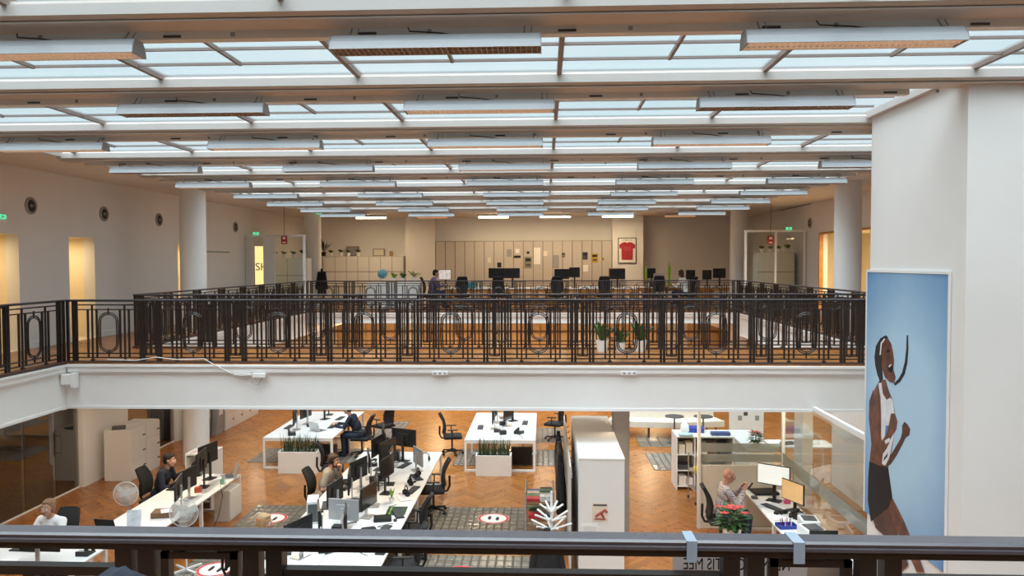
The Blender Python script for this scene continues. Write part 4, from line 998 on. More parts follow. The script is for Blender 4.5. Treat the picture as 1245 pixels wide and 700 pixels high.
t = thing('push_trolley', 'slim metal trolley with yellow cloth beside the shelf counter', 'trolley', (3.12, 15.6, 0), .1)
for s in (-.14, .14): MB().tube([(s, .25, .06), (s, .25, .95), (s, -.25, .95), (s, -.25, .06)], .012, 6).build('side_frame', SILVER, t)
for z in (.25, .6): MB().box(-.14, .14, -.25, .25, z, z + .02).build('shelf', SILVER, t)
for sx in (-.14, .14):
    for sy in (-.25, .25): MB().cyl((sx - .012, sy, .03), (sx + .012, sy, .03), .03, n=10).build('wheel', BLACK, t)
tag(MB().box(-.12, .12, -.15, .15, 0, .1, bev=.04).build('cleaning_cloth', mat('yellow', (.65, .5, .05), .8), None, (3.12, 15.5, .6205)), 'yellow cleaning cloth on the slim metal trolley', 'cloth')
# curved cream bench and bar tables
t = thing('curved_bench', 'curved cream upholstered bench by the parquet wall', 'bench', (0, 0, 0))
def arc(r, a): return (3.4 + r * math.sin(a), 26.4 - r * math.cos(a))
b = MB(); N = 16; ang = [-.32 + .62 * k / N for k in range(N + 1)]
for a0, a1 in zip(ang, ang[1:]):
    for z0, z1, r0, r1 in ((.30, .46, 4.7, 5.3),):
        P_ = [arc(r0, a0), arc(r1, a0), arc(r1, a1), arc(r0, a1)]; b.prism(P_, 'z', z0, z1)
bmesh.ops.remove_doubles(b.bm, verts=b.bm.verts, dist=1e-4); b.build('seat', CREAM, t)
b = MB()
for a0, a1 in zip(ang, ang[1:]): b.prism([arc(4.55, a0), arc(4.7, a0), arc(4.7, a1), arc(4.55, a1)], 'z', .46, .85)
bmesh.ops.remove_doubles(b.bm, verts=b.bm.verts, dist=1e-4); b.build('backrest', CREAM, t)
for a in (-.28, -.1, .1, .26):
    x, y = arc(5.2, a); MB().cyl((x, y, 0), (x, y, .3), .02, n=8).build('leg', DARKG, t); x, y = arc(4.65, a); MB().cyl((x, y, 0), (x, y, .46), .02, n=8).build('leg', DARKG, t)
for x, y, lb in ((820, 504, 'small round dark bistro table before the curved bench'), (855, 504, 'small round dark bistro table behind the blue tray')):
    q = pz(x, y, .74); q = Vector((q.x, 20.6, 0))
    q.x = py(x, 504, 20.6).x
    t = thing('bistro_table', lb, 'table', q); MB().cyl((0, 0, .72), (0, 0, .74), .25, n=24).build('top', DARKG, t); MB().cyl((0, 0, .02), (0, 0, .72), .02, n=8).build('stem', DARKG, t); MB().cyl((0, 0, 0), (0, 0, .02), .2, n=20).build('base', DARKG, t)
q = pz(895, 530, 0)
t = thing('notice_stand', 'white free-standing board with small notices behind the counter', 'board', (5.0, 19.2, 0)); MB().box(-.42, .42, -.02, .02, .1, 1.5).build('board', WHITE, t)
for s in (-1, 1): MB().box(s * .35 - .02, s * .35 + .02, -.18, .18, 0, .1).build('foot', GREYP, t)
for k in range(5): MB().box(-.35 + .14 * k, -.25 + .14 * k, -.024, -.02, .8 + .12 * (k % 3), .92 + .12 * (k % 3)).build('notice', (PAPER, GREYP, DARKG)[k % 3], t)
t = thing('side_table', 'white table with books behind the booth glass', 'table', (5.75, 17.55, 0)); MB().box(-.7, .7, -.35, .35, .71, .74).build('top', DESKW, t)
for sx in (-.65, .65):
    for sy in (-.3, .3): MB().box(sx - .02, sx + .02, sy - .02, sy + .02, 0, .71).build('leg', LEGW, t)
for i, (m, lb) in enumerate(((DARKG, 'dark book'), (PAPER, 'white brochure pile'))): tag(MB().box(-.15, .15, -.11, .11, 0, .03).build('book', m, None, (5.5 + .5 * i, 17.5, .7405), .3), lb + ' on the white table behind the booth glass', 'book')
sbox('wall_post', WHITE, 5.05, 5.25, 15.2, 15.7, 0, SB)
sbox('wall_side_room', WALL, 6.25, 6.34, 9.76, 16.9, 0, SB - .01)

# ------------------------------------------------------------------ glass reception booth
BGL = glass_mat('booth_glass', (.93, .96, .945), .035); FROST = glass_mat('frosted_band', (.8, .83, .8), .06, .55, (.72, .72, .66))
sbox('wall_booth', CREAM, 2.82, 4.28, 14.0, 14.05, 0, 1.16)
b = MB(); b.box(2.78, 2.83, 13.98, 14.07, 0, SB); b.box(2.83, 4.28, 14.0, 14.05, SB - .05, SB)
w4 = struct(b.build('window_4', WHITE), 'booth glass above the cream partition')
for a, c in ((2.835, 3.55), (3.56, 4.275)): MB().box(a, c, 14.02, 14.03, 1.165, SB - .05).build('pane', BGL, w4)
for z0, z1 in ((1.22, 1.36), (1.40, 1.56)): MB().box(2.835, 4.275, 14.012, 14.018, z0, z1).build('frosted_band', FROST, w4)
b = MB(); b.box(4.28, 4.34, 9.80, 14.05, 2.48, 2.55) if False else b.box(4.28, 4.34, 9.80, 12.43, 2.47, 2.53); b.box(4.28, 4.34, 9.80, 9.85, 0, 2.47); b.box(4.28, 4.34, 14.0, 14.05, 0, SB); b.box(4.28, 4.34, 9.85, 14.0, 0, .04)
w5 = struct(b.build('window_5', WHITE), 'booth side glass with frosted band')
for a, c in ((9.86, 11.1), (11.11, 12.42), (12.43, 13.99)): MB().box(4.305, 4.315, a, c, .04, SB - .01).build('pane', BGL, w5)
MB().box(4.298, 4.303, 9.86, 13.99, 1.18, 1.40).build('frosted_band', FROST, w5)
bench_desk('booth_desk', 'white booth desk of the bald man with screens and printers', 3.58, 4.26, 10.35, 13.95, 2, 1)
t = thing('front_counter', 'white low counter carrying the red poinsettia in front of the booth', 'counter', (2.98, 11.2, 0)); MB().box(-.5, .58, -.2, .2, .76, .80, bev=.003).build('top', DESKW, t); MB().box(-.48, .56, -.17, .17, 0, .759).build('body', CABW, t)
m_ = MONLIT; m_.location = (3.92, 13.25, DZ); m_.rotation_euler = (0, 0, D(-35)); tag(m_, 'large monitor with a white lit screen on the booth desk', 'monitor')
ml = monitor(SCRWARM, w=.5, h=.34, z0=.16); ml.location = (4.08, 12.72, DZ); ml.rotation_euler = (0, 0, D(-65)); tag(ml, 'angled monitor with orange lit screen on the booth desk', 'monitor')
KB((3.80, 12.88, DZ), D(-62), 'black keyboard in front of the lit booth screen')
tag(MB().box(-.22, .22, -.16, .16, 0, .05, bev=.015).build('docking_mat', BLACK, None, (3.9, 13.72, DZ), .1), 'flat black case behind the lit booth screen', 'case')
q = pz(923, 594, DZ); tag(MB().box(-.05, .05, -.05, .05, 0, .04, bev=.01).build('card_reader', DARKG, None, (3.64, 13.4, DZ)), 'small dark card reader on the booth desk corner', 'device')
PHONE((4.05, 12.40, DZ), D(-60), 'black desk phone below the orange lit screen')
tag(MB().box(-.05, .05, -.04, .04, 0, .06).build('note_block', mat('pink', (.75, .12, .25), .6), None, (4.12, 13.15, DZ)), 'pink sticky note block beside the lit booth screen', 'notepad')
def printer(loc, rz, label, s=1.0):
    t = thing('label_printer', label, 'printer', loc, rz); t.scale = (s, s, s)
    MB().box(-.15, .15, -.2, .2, 0, .16, bev=.015).build('body', mat('printer_white', (.72, .73, .72), .45, var=.01), t); MB().box(-.11, .11, -.13, .12, .16, .175, bev=.004).build('lid', DARKG, t)
    MB().box(-.13, .13, -.205, -.2, .03, .07).build('paper_slot', BLACK, t)
printer((3.98, 11.50, DZ), .15, 'small white printer beside the blue pen tray on the booth desk'); printer((4.08, 11.95, DZ), -.1, 'white scanner with dark lid on the booth desk', .9)
t = thing('pen_tray', 'dark blue stationery tray with pens on the booth desk', 'tray', (3.74, 11.95, DZ), .1); b = MB(); b.box(-.14, .14, -.1, .1, 0, .012); 
for s in (-1, 1): b.box(s * .14 - .006, s * .14 + .006, -.1, .1, .012, .05); b.box(-.134, .134, s * .1 - .006, s * .1 + .006, .012, .05)
b.build('tray', BLUE, t)
for k in range(6): MB().cyl((-.08 + .03 * k, 0, .02), (-.1 + .04 * k, .03 * (k % 2), .14), .007, n=6).build('pen', (RED, BLACK, PAPER)[k % 3], t)
paper_stack((3.72, 12.42, DZ), .1, 'white papers on the booth desk before the dark binders'); paper_stack((3.72, 13.1, DZ), -.3, 'open white papers beside the booth keyboard')
b = MB()
for k in range(3): b.cyl((-.1 + .09 * k, 0, .035), (-.04 + .09 * k, .02, .035), .035, n=12)
tag(b.build('tape_rolls', BLACK, None, (3.83, 12.55, DZ), .4), 'black tape dispenser on the booth desk', 'dispenser')
def rack(loc, label):
    t = thing('leaflet_rack', label, 'rack', loc)
    for k in range(3): MB().tube([(-.14 + .1 * k, -.12, .0), (-.14 + .1 * k, .12, .12), (-.02 + .1 * k, .12, .16), (-.02 + .1 * k, -.12, .04)], .012, 6, True).build('loop', PAPER, t)
    MB().box(-.2, .2, .14, .16, 0, .24).build('back_plate', BLACK, t)
rack((4.0, 10.95, DZ + .013), 'white looped wire rack with black plate on the booth desk end')
def poinsettia(loc, label, s=1.0):
    t = thing('poinsettia', label, 'plant', loc); t.scale = (s, s, s)
    MB().lathe([(.08, 0), (.11, .15), (.10, .15), (.09, .02), (.001, .02)], 18).build('pot', WHITE, t); MB().cyl((0, 0, .02), (0, 0, .14), .09, n=14).build('soil', SOIL, t)
    MB().cyl((0, 0, .1), (0, 0, .3), .012, n=6).build('stem', LEAF, t)
    def leaf(a, el, r, L, w):
        d = Vector((math.cos(a) * math.cos(el), math.sin(a) * math.cos(el), math.sin(el))); u = Vector((-math.sin(a), math.cos(a), 0)); n_ = d.cross(u)
        b = MB(); p = r; b.quad(p, p + d * L * .35 + u * w + n_ * .01, p + d * L, p + d * L * .35 - u * w + n_ * .01); return b
    random.seed(3)
    for k in range(46):
        a = k * 2.4; ring = k / 46; z = .16 + .16 * ring; leaf(a, -.5 + .9 * ring + random.uniform(-.2, .2), Vector((.05 * math.cos(a), .05 * math.sin(a), z)), random.uniform(.13, .2), .045).build('leaf', LEAF, t)
    for c in range(8):
        ca = c * 2 * PI / 8; cr = .05 + .11 * (c % 2); ctr = Vector((cr * math.cos(ca), cr * math.sin(ca), .36 - .03 * (c % 2)))
        for k in range(5):
            a = k * 2 * PI / 5 + c; leaf(a, .25, ctr, .07, .022).build('red_bract', mat('bract_red', (.55, .06, .05), .6, var=.25, scale=20), t)
poinsettia((2.72, 11.2, .8005), 'red poinsettia in white pot on the low front counter', 1.3)
poinsettia((4.2, 15.4, CZ + .0005), 'second smaller red poinsettia on the counter return', .85)
tag(MB().box(-.16, .16, -.12, .12, 0, .1, bev=.03).build('bag', mat('bag_pale', (.55, .56, .55), .6), None, (2.62 - .06, 11.27 + .06, .8005)), 'pale bag', 'bag') if False else None
CHAIRN((3.0, 13.13, 0), D(-92), 'black office chair of the bald man in the booth')
# ------------------------------------------------------------------ people
def person(label, loc, rotz, shirt, trousers, hair_m, style='short', lean=.15, yaw=0., pitch=-.1, hands=((-.14, .45, .79), (.14, .45, .79)), sleeve='long', beard=None, skin=SKIN, glasses=False, curl=.6, voxel=.0075, hood=False, legs=True, headz=0.0):
    V = Vector
    t = thing('person', label, 'person', loc, rotz)
    hip, neck = V((0, 0, .53)), V((0, lean, 1.03 - lean * .12))
    ax = (neck - hip).normalized(); sh = [V((-.185, lean * .93, 1.0 - lean * .12)), V((.185, lean * .93, 1.0 - lean * .12))]
    hc = neck + V((0, .045 + lean * .18, .175 + headz)); R = Matrix.Rotation(yaw, 3, 'Z') @ Matrix.Rotation(pitch, 3, 'X')
    H = lambda x, y, z: hc + R @ V((x, y, z))
    arms = []
    for i, (s, hd) in enumerate(zip(sh, hands)):
        w = V(hd); d = w - s; L1, L2 = .29, .27; L = d.length
        if L > .55: w = s + d * (.55 / L); d = w - s; L = .55
        c = (L1 * L1 + L * L - L2 * L2) / (2 * L1 * L); c = max(-1, min(1, c)); pole = V(((-.6 if i == 0 else .6), -.35, -1)); dn = d.normalized()
        pole = (pole - dn * pole.dot(dn)).normalized(); e = s + dn * (L1 * c) + pole * (L1 * math.sqrt(max(0, 1 - c * c))); arms.append((s, e, w))
    def torso(b, g):
        b.ball(hip + V((0, .0, .02)), 1, 16, 10, (.17 + g, .125 + g, .12 + g)); m_ = hip.lerp(neck, .42)
        b.ball(m_, 1, 16, 10, (.155 + g, .115 + g, .19 + g)); c_ = hip.lerp(neck, .74)
        b.ball(c_, 1, 16, 10, (.175 + g, .115 + g, .17 + g)); b.cap(sh[0] + V((.04, 0, -.01)), sh[1] + V((-.04, 0, -.01)), .068 + g)
    def arm(b, g, fore):
        for s, e, w in arms:
            b.cap(s, e, .056 + g, .045 + g)
            if fore: b.cap(e, e.lerp(w, .93), .045 + g, .032 + g)
            elif g > 0: pass
    def leg(b, g):
        for s in (-1, 1):
            k = V((s * .12, .43, .53)); a = V((s * .12, .40, .09))
            b.cap(V((s * .085, .02, .52)), k, .082 + g, .062 + g); b.cap(k, a, .058 + g, .042 + g)
    def hand(b):
        for i, (s, e, w) in enumerate(arms):
            d = (w - e).normalized(); u = d.cross(V((0, 0, 1)));  u = u.normalized() if u.length > .1 else V((1, 0, 0)); n_ = u.cross(d).normalized()
            if n_.z > 0: n_ = -n_
            b.cap(w, w + d * .03, .026, .03); rot = Matrix((u, d, n_)).transposed()
            b.ball(w + d * .055, 1, 12, 8, (.043, .05, .018), rot)
            inner = 1 if (u.x > 0) == (i == 0) else -1
            for k in range(4):
                off = (-.032 + .0213 * k); ln = (.07, .08, .075, .058)[k if inner < 0 else 3 - k]
                p0 = w + d * .095 + u * off; p1 = p0 + (d * math.cos(curl * .6) + n_ * math.sin(curl * .6)) * ln * .55; p2 = p1 + (d * math.cos(curl * 1.5) + n_ * math.sin(curl * 1.5)) * ln * .5
                b.cap(p0, p1, .0098, .009, 8); b.cap(p1, p2, .009, .008, 8)
            q0 = w + d * .035 + u * inner * .036; q1 = q0 + (d * .7 + u * inner * .6 + n_ * .3).normalized() * .035; q2 = q1 + (d * .95 + u * inner * .1 + n_ * .3).normalized() * .03
            b.cap(q0, q1, .0125, .011, 8); b.cap(q1, q2, .011, .009, 8)
    def head(b):
        b.ball(H(0, -.012, .025), 1, 18, 12, (.078, .096, .098), R); b.ball(H(0, .022, -.045), 1, 16, 10, (.062, .072, .075), R); b.ball(H(0, .045, -.088), 1, 12, 8, (.036, .035, .026), R)
        b.cap(H(0, .086, .02), H(0, .106, -.022), .010, .017, 8); b.ball(H(-.034, .075, -.02), .026, 8, 6); b.ball(H(.034, .075, -.02), .026, 8, 6)
        for s in (-1, 1): b.ball(H(s * .079, -.005, -.002), 1, 10, 8, (.012, .022, .033), R)
        b.cap(neck + V((0, -.01, -.06)), H(0, -.025, -.06), .058, .052)
    def bodyf(b):
        torso(b, -.006); arm(b, -.004, True); head(b); hand(b)
        if legs: leg(b, -.006)
    me = blob([bodyf], voxel, 3); me.materials.append(skin); link('body', me, t)
    def shirtf(b):
        torso(b, .008)
        for s, e, w in arms: b.cap(s, e if sleeve == 'long' else s.lerp(e, .72), .064, .053 if sleeve == 'long' else .062)
        if sleeve == 'long':
            for s, e, w in arms: b.cap(e, e.lerp(w, .92), .053, .042)
        b.cap(neck + V((0, -.01, -.05)), neck + V((0, 0, -.005)), .072, .064)
        if hood: b.ball(neck + V((0, -.08, .0)), 1, 14, 10, (.12, .08, .07))
    me = blob([shirtf], .011, 3); me.materials.append(shirt); link('shirt', me, t)
    if legs:
        me = blob([lambda b: (leg(b, .008), b.ball(hip + V((0, .0, .0)), 1, 16, 10, (.18, .135, .11)))], .012, 3); me.materials.append(trousers); link('trousers', me, t)
        for s in (-1, 1): MB().ball((s * .125, .475, .045), 1, 12, 8, (.05, .13, .045)).build('shoe', BLACK, t, smooth=True)
    for s in (-1, 1):
        e_ = MB().ball(H(s * .032, .082, .012), .0135, 10, 8).build('eye', EYEW, t, smooth=True); MB().ball(H(s * .032, .0925, .012), .0065, 8, 6).build('iris', BLACK, e_)
        MB().cap(H(s * .016, .093, .036), H(s * .052, .08, .036), .0045, n=6).build('eyebrow', hair_m, t)
    MB().cap(H(-.02, .092, -.062), H(.02, .092, -.062), .0065, n=6).build('mouth', LIPS, t)
    def hairf(b):
        if style == 'bald': return
        b.ball(H(0, -.03, .048), 1, 18, 12, (.091, .098, .092), R)
        b.ball(H(0, -.055, -.005), 1, 16, 10, (.083, .07, .085), R); b.ball(H(0, .03, .098), 1, 12, 8, (.062, .045, .026), R)
        if style in ('long', 'tied', 'bob'):
            for s in (-1, 1): b.cap(H(s * .07, -.01, .03), H(s * .078, -.01, -.06 if style != 'long' else -.15), .028, .022)
        if style == 'long': b.ball(H(0, -.06, -.1), 1, 14, 10, (.085, .05, .12), R)
        if style == 'tied': b.ball(H(0, -.13, .05), .045, 12, 8); b.cap(H(.05, -.10, -.02), H(.10, -.10, -.06), .02, .012)
    if style != 'bald':
        me = blob([hairf], .009, 2); me.materials.append(hair_m); link('hair', me, t)
    if beard:
        me = blob([lambda b: (b.ball(H(0, .036, -.085), 1, 14, 10, (.056, .058, .042), R), b.cap(H(-.065, .01, -.02), H(-.05, .03, -.07), .018), b.cap(H(.065, .01, -.02), H(.05, .03, -.07), .018), b.cap(H(-.025, .092, -.043), H(.025, .092, -.043), .01))], .008, 2)
        me.materials.append(beard); link('beard', me, t)
    if glasses:
        b = MB()
        for s in (-1, 1): b.tube([H(s * .034 + .024 * math.cos(a), .102, .01 + .018 * math.sin(a)) for a in [2 * PI * k / 14 for k in range(14)]], .0028, 5, True); b.tube([H(s * .058, .10, .014), H(s * .082, .02, .016), H(s * .084, -.02, .01)], .0028, 5)
        b.tube([H(-.01, .104, .012), H(.01, .104, .012)], .0028, 5); b.build('glasses', BLACK, t)
    return t, hc
HAIRD = mat('hair_dark', (.012, .008, .007), .85, var=.3, scale=60); HAIRB = mat('hair_brown', (.06, .03, .017), .5, var=.3, scale=60); HAIRBL = mat('hair_blonde', (.42, .26, .12), .5, var=.25, scale=60); HAIRLB = mat('hair_fair', (.22, .12, .06), .5, var=.25, scale=60)
GREYT = mat('tshirt_grey', (.30, .27, .23), .9, var=.08, scale=20); WHITET = mat('top_white', (.8, .79, .79), .85, var=.03); PURPLE = mat('top_purple', (.13, .09, .22), .85); JEANS = mat('jeans', (.02, .03, .06), .85, var=.2, scale=30); CHECK = check_cloth('checked_shirt', (.50, .43, .42), (.10, .07, .09), 9)
SKINR = mat('skin_ruddy', (.52, .25, .165), .5, var=.06)
person('person with short dark hair in dark navy top at the desk row', (-7.22, 13.95, 0), D(-90), NAVY, JEANS, HAIRD, 'short', .16, .05, -.15)
person('bearded person in grey t-shirt and headset, hand at the chin', (-4.13, 14.0, 0), D(-90), GREYT, JEANS, HAIRB, 'short', .15, -.25, -.2, ((-.03, .33, 1.02), (.22, .34, .79)), 'short', HAIRB, curl=1.1)
hb = thing('headset', 'black headset worn by the bearded person', 'headset', (-4.13, 14.0, 0), D(-90)); hcen = Vector((0, .15 + .045 + .027, 1.012 + .175))
MB().tube([hcen + Vector((.098 * math.cos(a), -.015, .02 + .118 * math.sin(a))) for a in [PI * k / 14 for k in range(15)]], .009, 6).build('headband', BLACK, hb)
for s in (-1, 1): MB().cyl(hcen + Vector((s * .088, -.01, 0)), hcen + Vector((s * .115, -.01, 0)), .036, n=14).build('ear_cup', BLACK, hb)
person('bald person in checked shirt and glasses looking at a phone', (3.02, 13.15, 0), D(-90), CHECK, JEANS, HAIRLB, 'bald', .06, 0, -.3, ((-.10, .36, 1.0), (.11, .34, .97)), 'long', skin=SKINR, glasses=True, curl=1.2)
tag(MB().box(-.036, .036, -.005, .005, -.075, .075, rot=Matrix.Rotation(-.6, 3, 'X'), bev=.004).build('smartphone', BLACK, None, (3.02 + .475, 13.14, 1.03), D(-90)), 'dark smartphone held by the bald person', 'phone')
person('person in dark hoodie leaning over the white desk at a keyboard', (-4.62, 19.05, 0), D(90), NAVY, JEANS, HAIRD, 'short', .26, 0, -.3, ((-.13, .62, .79), (.13, .62, .79)), hood=True)
person('fair-haired girl in white top sitting behind a black monitor', (-7.42, 11.27, 0), D(172), WHITET, JEANS, HAIRLB, 'tied', .10, .1, -.05, ((-.16, .48, .79), (.16, .48, .79)))
person('blonde person at the long bench below the handrail', (-4.24, 10.62, 0), D(-90), DARKG, JEANS, HAIRBL, 'long', .20, 0, -.1, ((-.15, .42, .79), (.15, .42, .79)))
person('person with dark hair in purple top at the upper desk with laptop', (-3.95, 26.75, G + .08), D(-75), PURPLE, JEANS, HAIRD, 'short', .1, 0, -.1, voxel=.011)
_, hc8 = person('person with headphones and white top at the upper desk by the computer', (5.0, 27.35, G + .05), D(60), WHITET, JEANS, HAIRB, 'long', .14, .2, -.2, voxel=.011)
hp = thing('headphones', 'dark headphones worn by the person in white top', 'headphones', (5.0, 27.35, G + .05), D(60))
MB().tube([hc8 + Vector((.105 * math.cos(a), -.02, .02 + .125 * math.sin(a))) for a in [PI * k / 14 for k in range(15)]], .012, 6).build('headband', BLACK, hp)
for s in (-1, 1): MB().cyl(hc8 + Vector((s * .09, -.02, 0)), hc8 + Vector((s * .125, -.02, 0)), .045, n=14).build('ear_cup', BLACK, hp)

# ------------------------------------------------------------------ upper far office
GAPSHADE = mat('gap_shade', (.16, .14, .125), .7)  # carcass coloured dark to put shade into the gaps between pale doors
UD = G + .74
def wood_desk(x0, x1, y0, y1, label, top=DESKW):
    t = thing('desk', label, 'desk', ((x0 + x1) / 2, (y0 + y1) / 2, G)); w, d = x1 - x0, y1 - y0
    MB().box(-w / 2, w / 2, -d / 2, d / 2, .71, .74, bev=.004).build('worktop', top, t)
    for sx in (-1, 1):
        for sy in (-1, 1): MB().box(sx * (w / 2 - .06) - .05, sx * (w / 2 - .06) + .05, sy * (d / 2 - .06) - .03, sy * (d / 2 - .06) + .03, 0, .71).build('leg', WOODO, t)
    MB().box(-w / 2 + .11, w / 2 - .11, -d / 2 + .04, -d / 2 + .065, .60, .709).build('apron', WOODO, t)
    MB().box(-w / 2 + .3, -w / 2 + .72, -d / 2 + .1, d / 2 - .1, .08, .6).build('drawer_unit', WOODO, t)
wood_desk(-3.6, -1.95, 26.95, 28.3, 'wooden-legged desk of the person in purple top'); wood_desk(-1.9, -.35, 26.95, 28.3, 'wooden-legged desk with a wide black monitor pair'); wood_desk(-.3, 1.45, 26.95, 28.3, 'wooden-legged desk with stepped black monitors'); wood_desk(1.5, 3.2, 26.95, 28.3, 'wooden-legged desk before the framed red shirt'); wood_desk(3.3, 5.2, 27.95, 28.9, 'wooden desk with white computer and green grass pots'); wood_desk(5.5, 7.2, 28.4, 29.3, 'wooden desk with two black screens by the column')
GU = 'monitors on the upper desks'
for x0, x1, y, lb in ((594, 614, 332, 'wide black monitor of a pair before the white wardrobes'), (614, 632, 332, 'second black monitor of the pair before the wardrobes'), (674, 692, 333, 'low black monitor of a stepped pair'), (692, 705, 331, 'tall black monitor of a stepped pair'), (741, 760, 333, 'black monitor below the framed red shirt'), (787, 797, 332, 'black monitor beside the white computer'), (854, 865, 334, 'black screen beside the upper column'), (867, 882, 332, 'black raised screen next to the upper column'), (834, 845, 334, 'black screen behind the person with headphones')):
    xm = (x0 + x1) / 2; Yd = 27.7 if x0 < 780 else 28.3 if x0 < 830 else 28.8; c = py(xm, y, Yd); wd = (x1 - x0) * Yd / 935
    hh = .36; m0 = monitor(SCREEN, w=wd, h=hh, z0=max(.08, c.z - UD - hh / 2)); m0.location = (c.x, Yd, UD + .001); m0.rotation_euler = (0, 0, PI); tag(m0, lb, 'monitor', GU)
c = py(801.5, 333, 28.25); m0 = monitor(SCREEN, w=.42, h=.36, z0=.14, body=mat('alu_light', (.66, .67, .70), .4), stand=SILVER); m0.location = (c.x, 28.25, UD + .001); m0.rotation_euler = (0, 0, PI); tag(m0, 'all-in-one computer with pale metal back between green grass pots', 'monitor')
MB().ball((0, .0365, .33), .022, 10, 8, (1, .15, 1.1)).build('emblem', DARKG, m0)
c = py(541, 332, 27.3); m0 = monitor(mat('screen_photo', (.7, .6, .55), .3, var=.6, scale=9, emit=(.9, .75, .68), estr=.35), w=.50, h=.36, z0=.3); m0.location = (c.x, 27.3, UD + .001); m0.rotation_euler = (0, 0, D(-20)); tag(m0, 'lit screen with a colourful picture facing the person in purple', 'monitor')
for x, lb, s in ((606, 'black swivel chair before the wide monitor pair', .0), (676, 'black mesh chair before the stepped monitors', .1), (735, 'black chair before the desk under the red shirt', -.1), (561, 'black chair next to the person in purple', .2), (800, 'black chair before the white computer desk', 0)):
    c = py(x, 350, 26.45 if x < 780 else 27.3); o = CHAIR((c.x, c.y, G), s, lb, 'chairs in the upper office'); o.scale = (1.05, 1.05, 1.12)
CHAIRN((-3.99, 26.62, G + .0), D(-75), 'black chair of the person in purple top').scale = (1, 1, 1.1)
CHAIRN((5.05, 27.28, G), D(60), 'black chair of the person with headphones').scale = (1, 1, 1.08)
for x, w, m, lb in ((655, .3, PAPER, 'white paper pile between the upper monitors'), (712, .25, PAPER, 'white papers beside the tall upper monitor'), (585, .3, PAPER, 'white papers next to the teal bag'), (725, .3, PAPER, 'white papers near the red shirt desk')):
    c = py(x, 345, 27.15); paper_stack((c.x, 27.25, UD + .001), .1, lb, w, .25, .06, m)
c = py(572, 341, 27.2); tag(MB().box(-.2, .2, -.15, .15, 0, .22, bev=.06).build('bag', mat('teal', (.05, .25, .28), .7, var=.3), None, (c.x, 27.3, UD + .001)), 'teal and black bag on the upper desk', 'bag')
c = py(750, 330, 29.5); t = thing('moving_box', 'brown cardboard box on a low cabinet below the red shirt', 'box', (c.x, 29.6, G)); MB().box(-.35, .35, -.2, .2, 0, 1.0).build('cabinet', CABW, t); MB().box(-.3, .3, -.18, .18, 1.001, 1.42).build('carton', mat('carton', (.33, .2, .1), .8), t)
tag(MB().box(-.3, .3, -.25, .25, 0, .02).build('seat_cloth', mat('orange_red', (.6, .1, .02), .7), None, (py(815, 350, 28.0).x - .05, 28.08, UD + .0005)), 'orange red folder on the white computer desk', 'folder')
# sideboard with globe and plants
t = thing('sideboard', 'white sideboard carrying a globe and potted plants', 'sideboard', (-5.3, 27.0, G)); MB().box(-.95, .95, -.2, .2, .05, .93).build('body', CABW, t); MB().box(-.97, .97, -.22, .22, .931, .96).build('top', DESKW, t)
for k in range(4): MB().box(-.93 + .47 * k, -.93 + .47 * k + .45, -.212, -.201, .09, .91).build('door', CABW, t)
SBZ = G + .9605
c = py(465, 332, 27.0); t = thing('globe', 'light blue terrestrial globe on the white sideboard', 'globe', (c.x, 27.0, SBZ))
GLOBE = mat('globe_map', (.16, .45, .58), .4, var=.45, scale=5); MB().ball((0, 0, .30), .17, 20, 14).build('sphere', GLOBE, t, smooth=True); MB().lathe([(.1, 0), (.1, .015), (.02, .04), (.015, .13)], 16).build('stand', SILVER, t)
MB().tube([(.19 * math.cos(a), 0, .30 + .19 * math.sin(a)) for a in [-PI / 2 + PI * k / 16 for k in range(17)]], .007, 6).build('meridian', SILVER, t)
def pot_plant(loc, label, kind='bush', h=.22, s=1.0, pot=WHITE, leafm=LEAF, n=16):
    t = thing('potted_plant', label, 'plant', loc); t.scale = (s, s, s)
    MB().lathe([(.06, 0), (.08, .14), (.07, .14), (.06, .02), (.001, .02)], 14).build('pot', pot, t); MB().cyl((0, 0, .02), (0, 0, .12), .06, n=12).build('soil', SOIL, t)
    for k in range(n):
        a = k * 2.4; r = .07 + .06 * (k % 3); b = MB(); z1 = .13 + h * (.6 + .4 * ((k * 7) % 5) / 4)
        if kind == 'bush': p, q_ = Vector((.02 * math.cos(a), .02 * math.sin(a), .12)), Vector((r * math.cos(a), r * math.sin(a), z1))
        elif kind == 'grass': p, q_ = Vector((.04 * math.cos(a), .04 * math.sin(a), .12)), Vector((.06 * math.cos(a), .06 * math.sin(a), z1 + .12))
        else: p, q_ = Vector((0, 0, .12)), Vector((2.2 * r * math.cos(a), 2.2 * r * math.sin(a), z1))
        u = Vector((-math.sin(a), math.cos(a), 0)) * (.028 if kind != 'grass' else .012); m_ = p.lerp(q_, .55) + Vector((0, 0, .04)); b.quad(p, m_ + u, q_, m_ - u); b.build('leaf', leafm, t)
for x, lb, kd, lf in ((479, 'light green potted plant next to the globe', 'bush', LEAFL), (490, 'dark green potted plant on the sideboard end', 'bush', LEAF)):
    pot_plant((py(x, 345, 27).x, 27.0, SBZ), lb, kd, .2, 1.1, WHITE, lf)
pot_plant((-4.62, 27.08, SBZ), 'arching pale green spider plant on the sideboard', 'arch', .2, 1.3, WHITE, mat('leaf_pale', (.35, .42, .18), .5, var=.3))
pot_plant((py(801, 340, 28.1).x - .38, 28.55, UD + .001), 'lime green upright grass in pot behind the pale computer', 'grass', .62, 1.0, WHITE, mat('lime_grass', (.30, .60, .03), .5, var=.2), 26)
pot_plant((py(811, 340, 28.1).x + .12, 28.35, UD + .001), 'taller lime green grass beside the pale computer', 'grass', .70, 1.05, mat('lime_pot', (.30, .60, .03), .5), MATS['lime_grass'], 26)
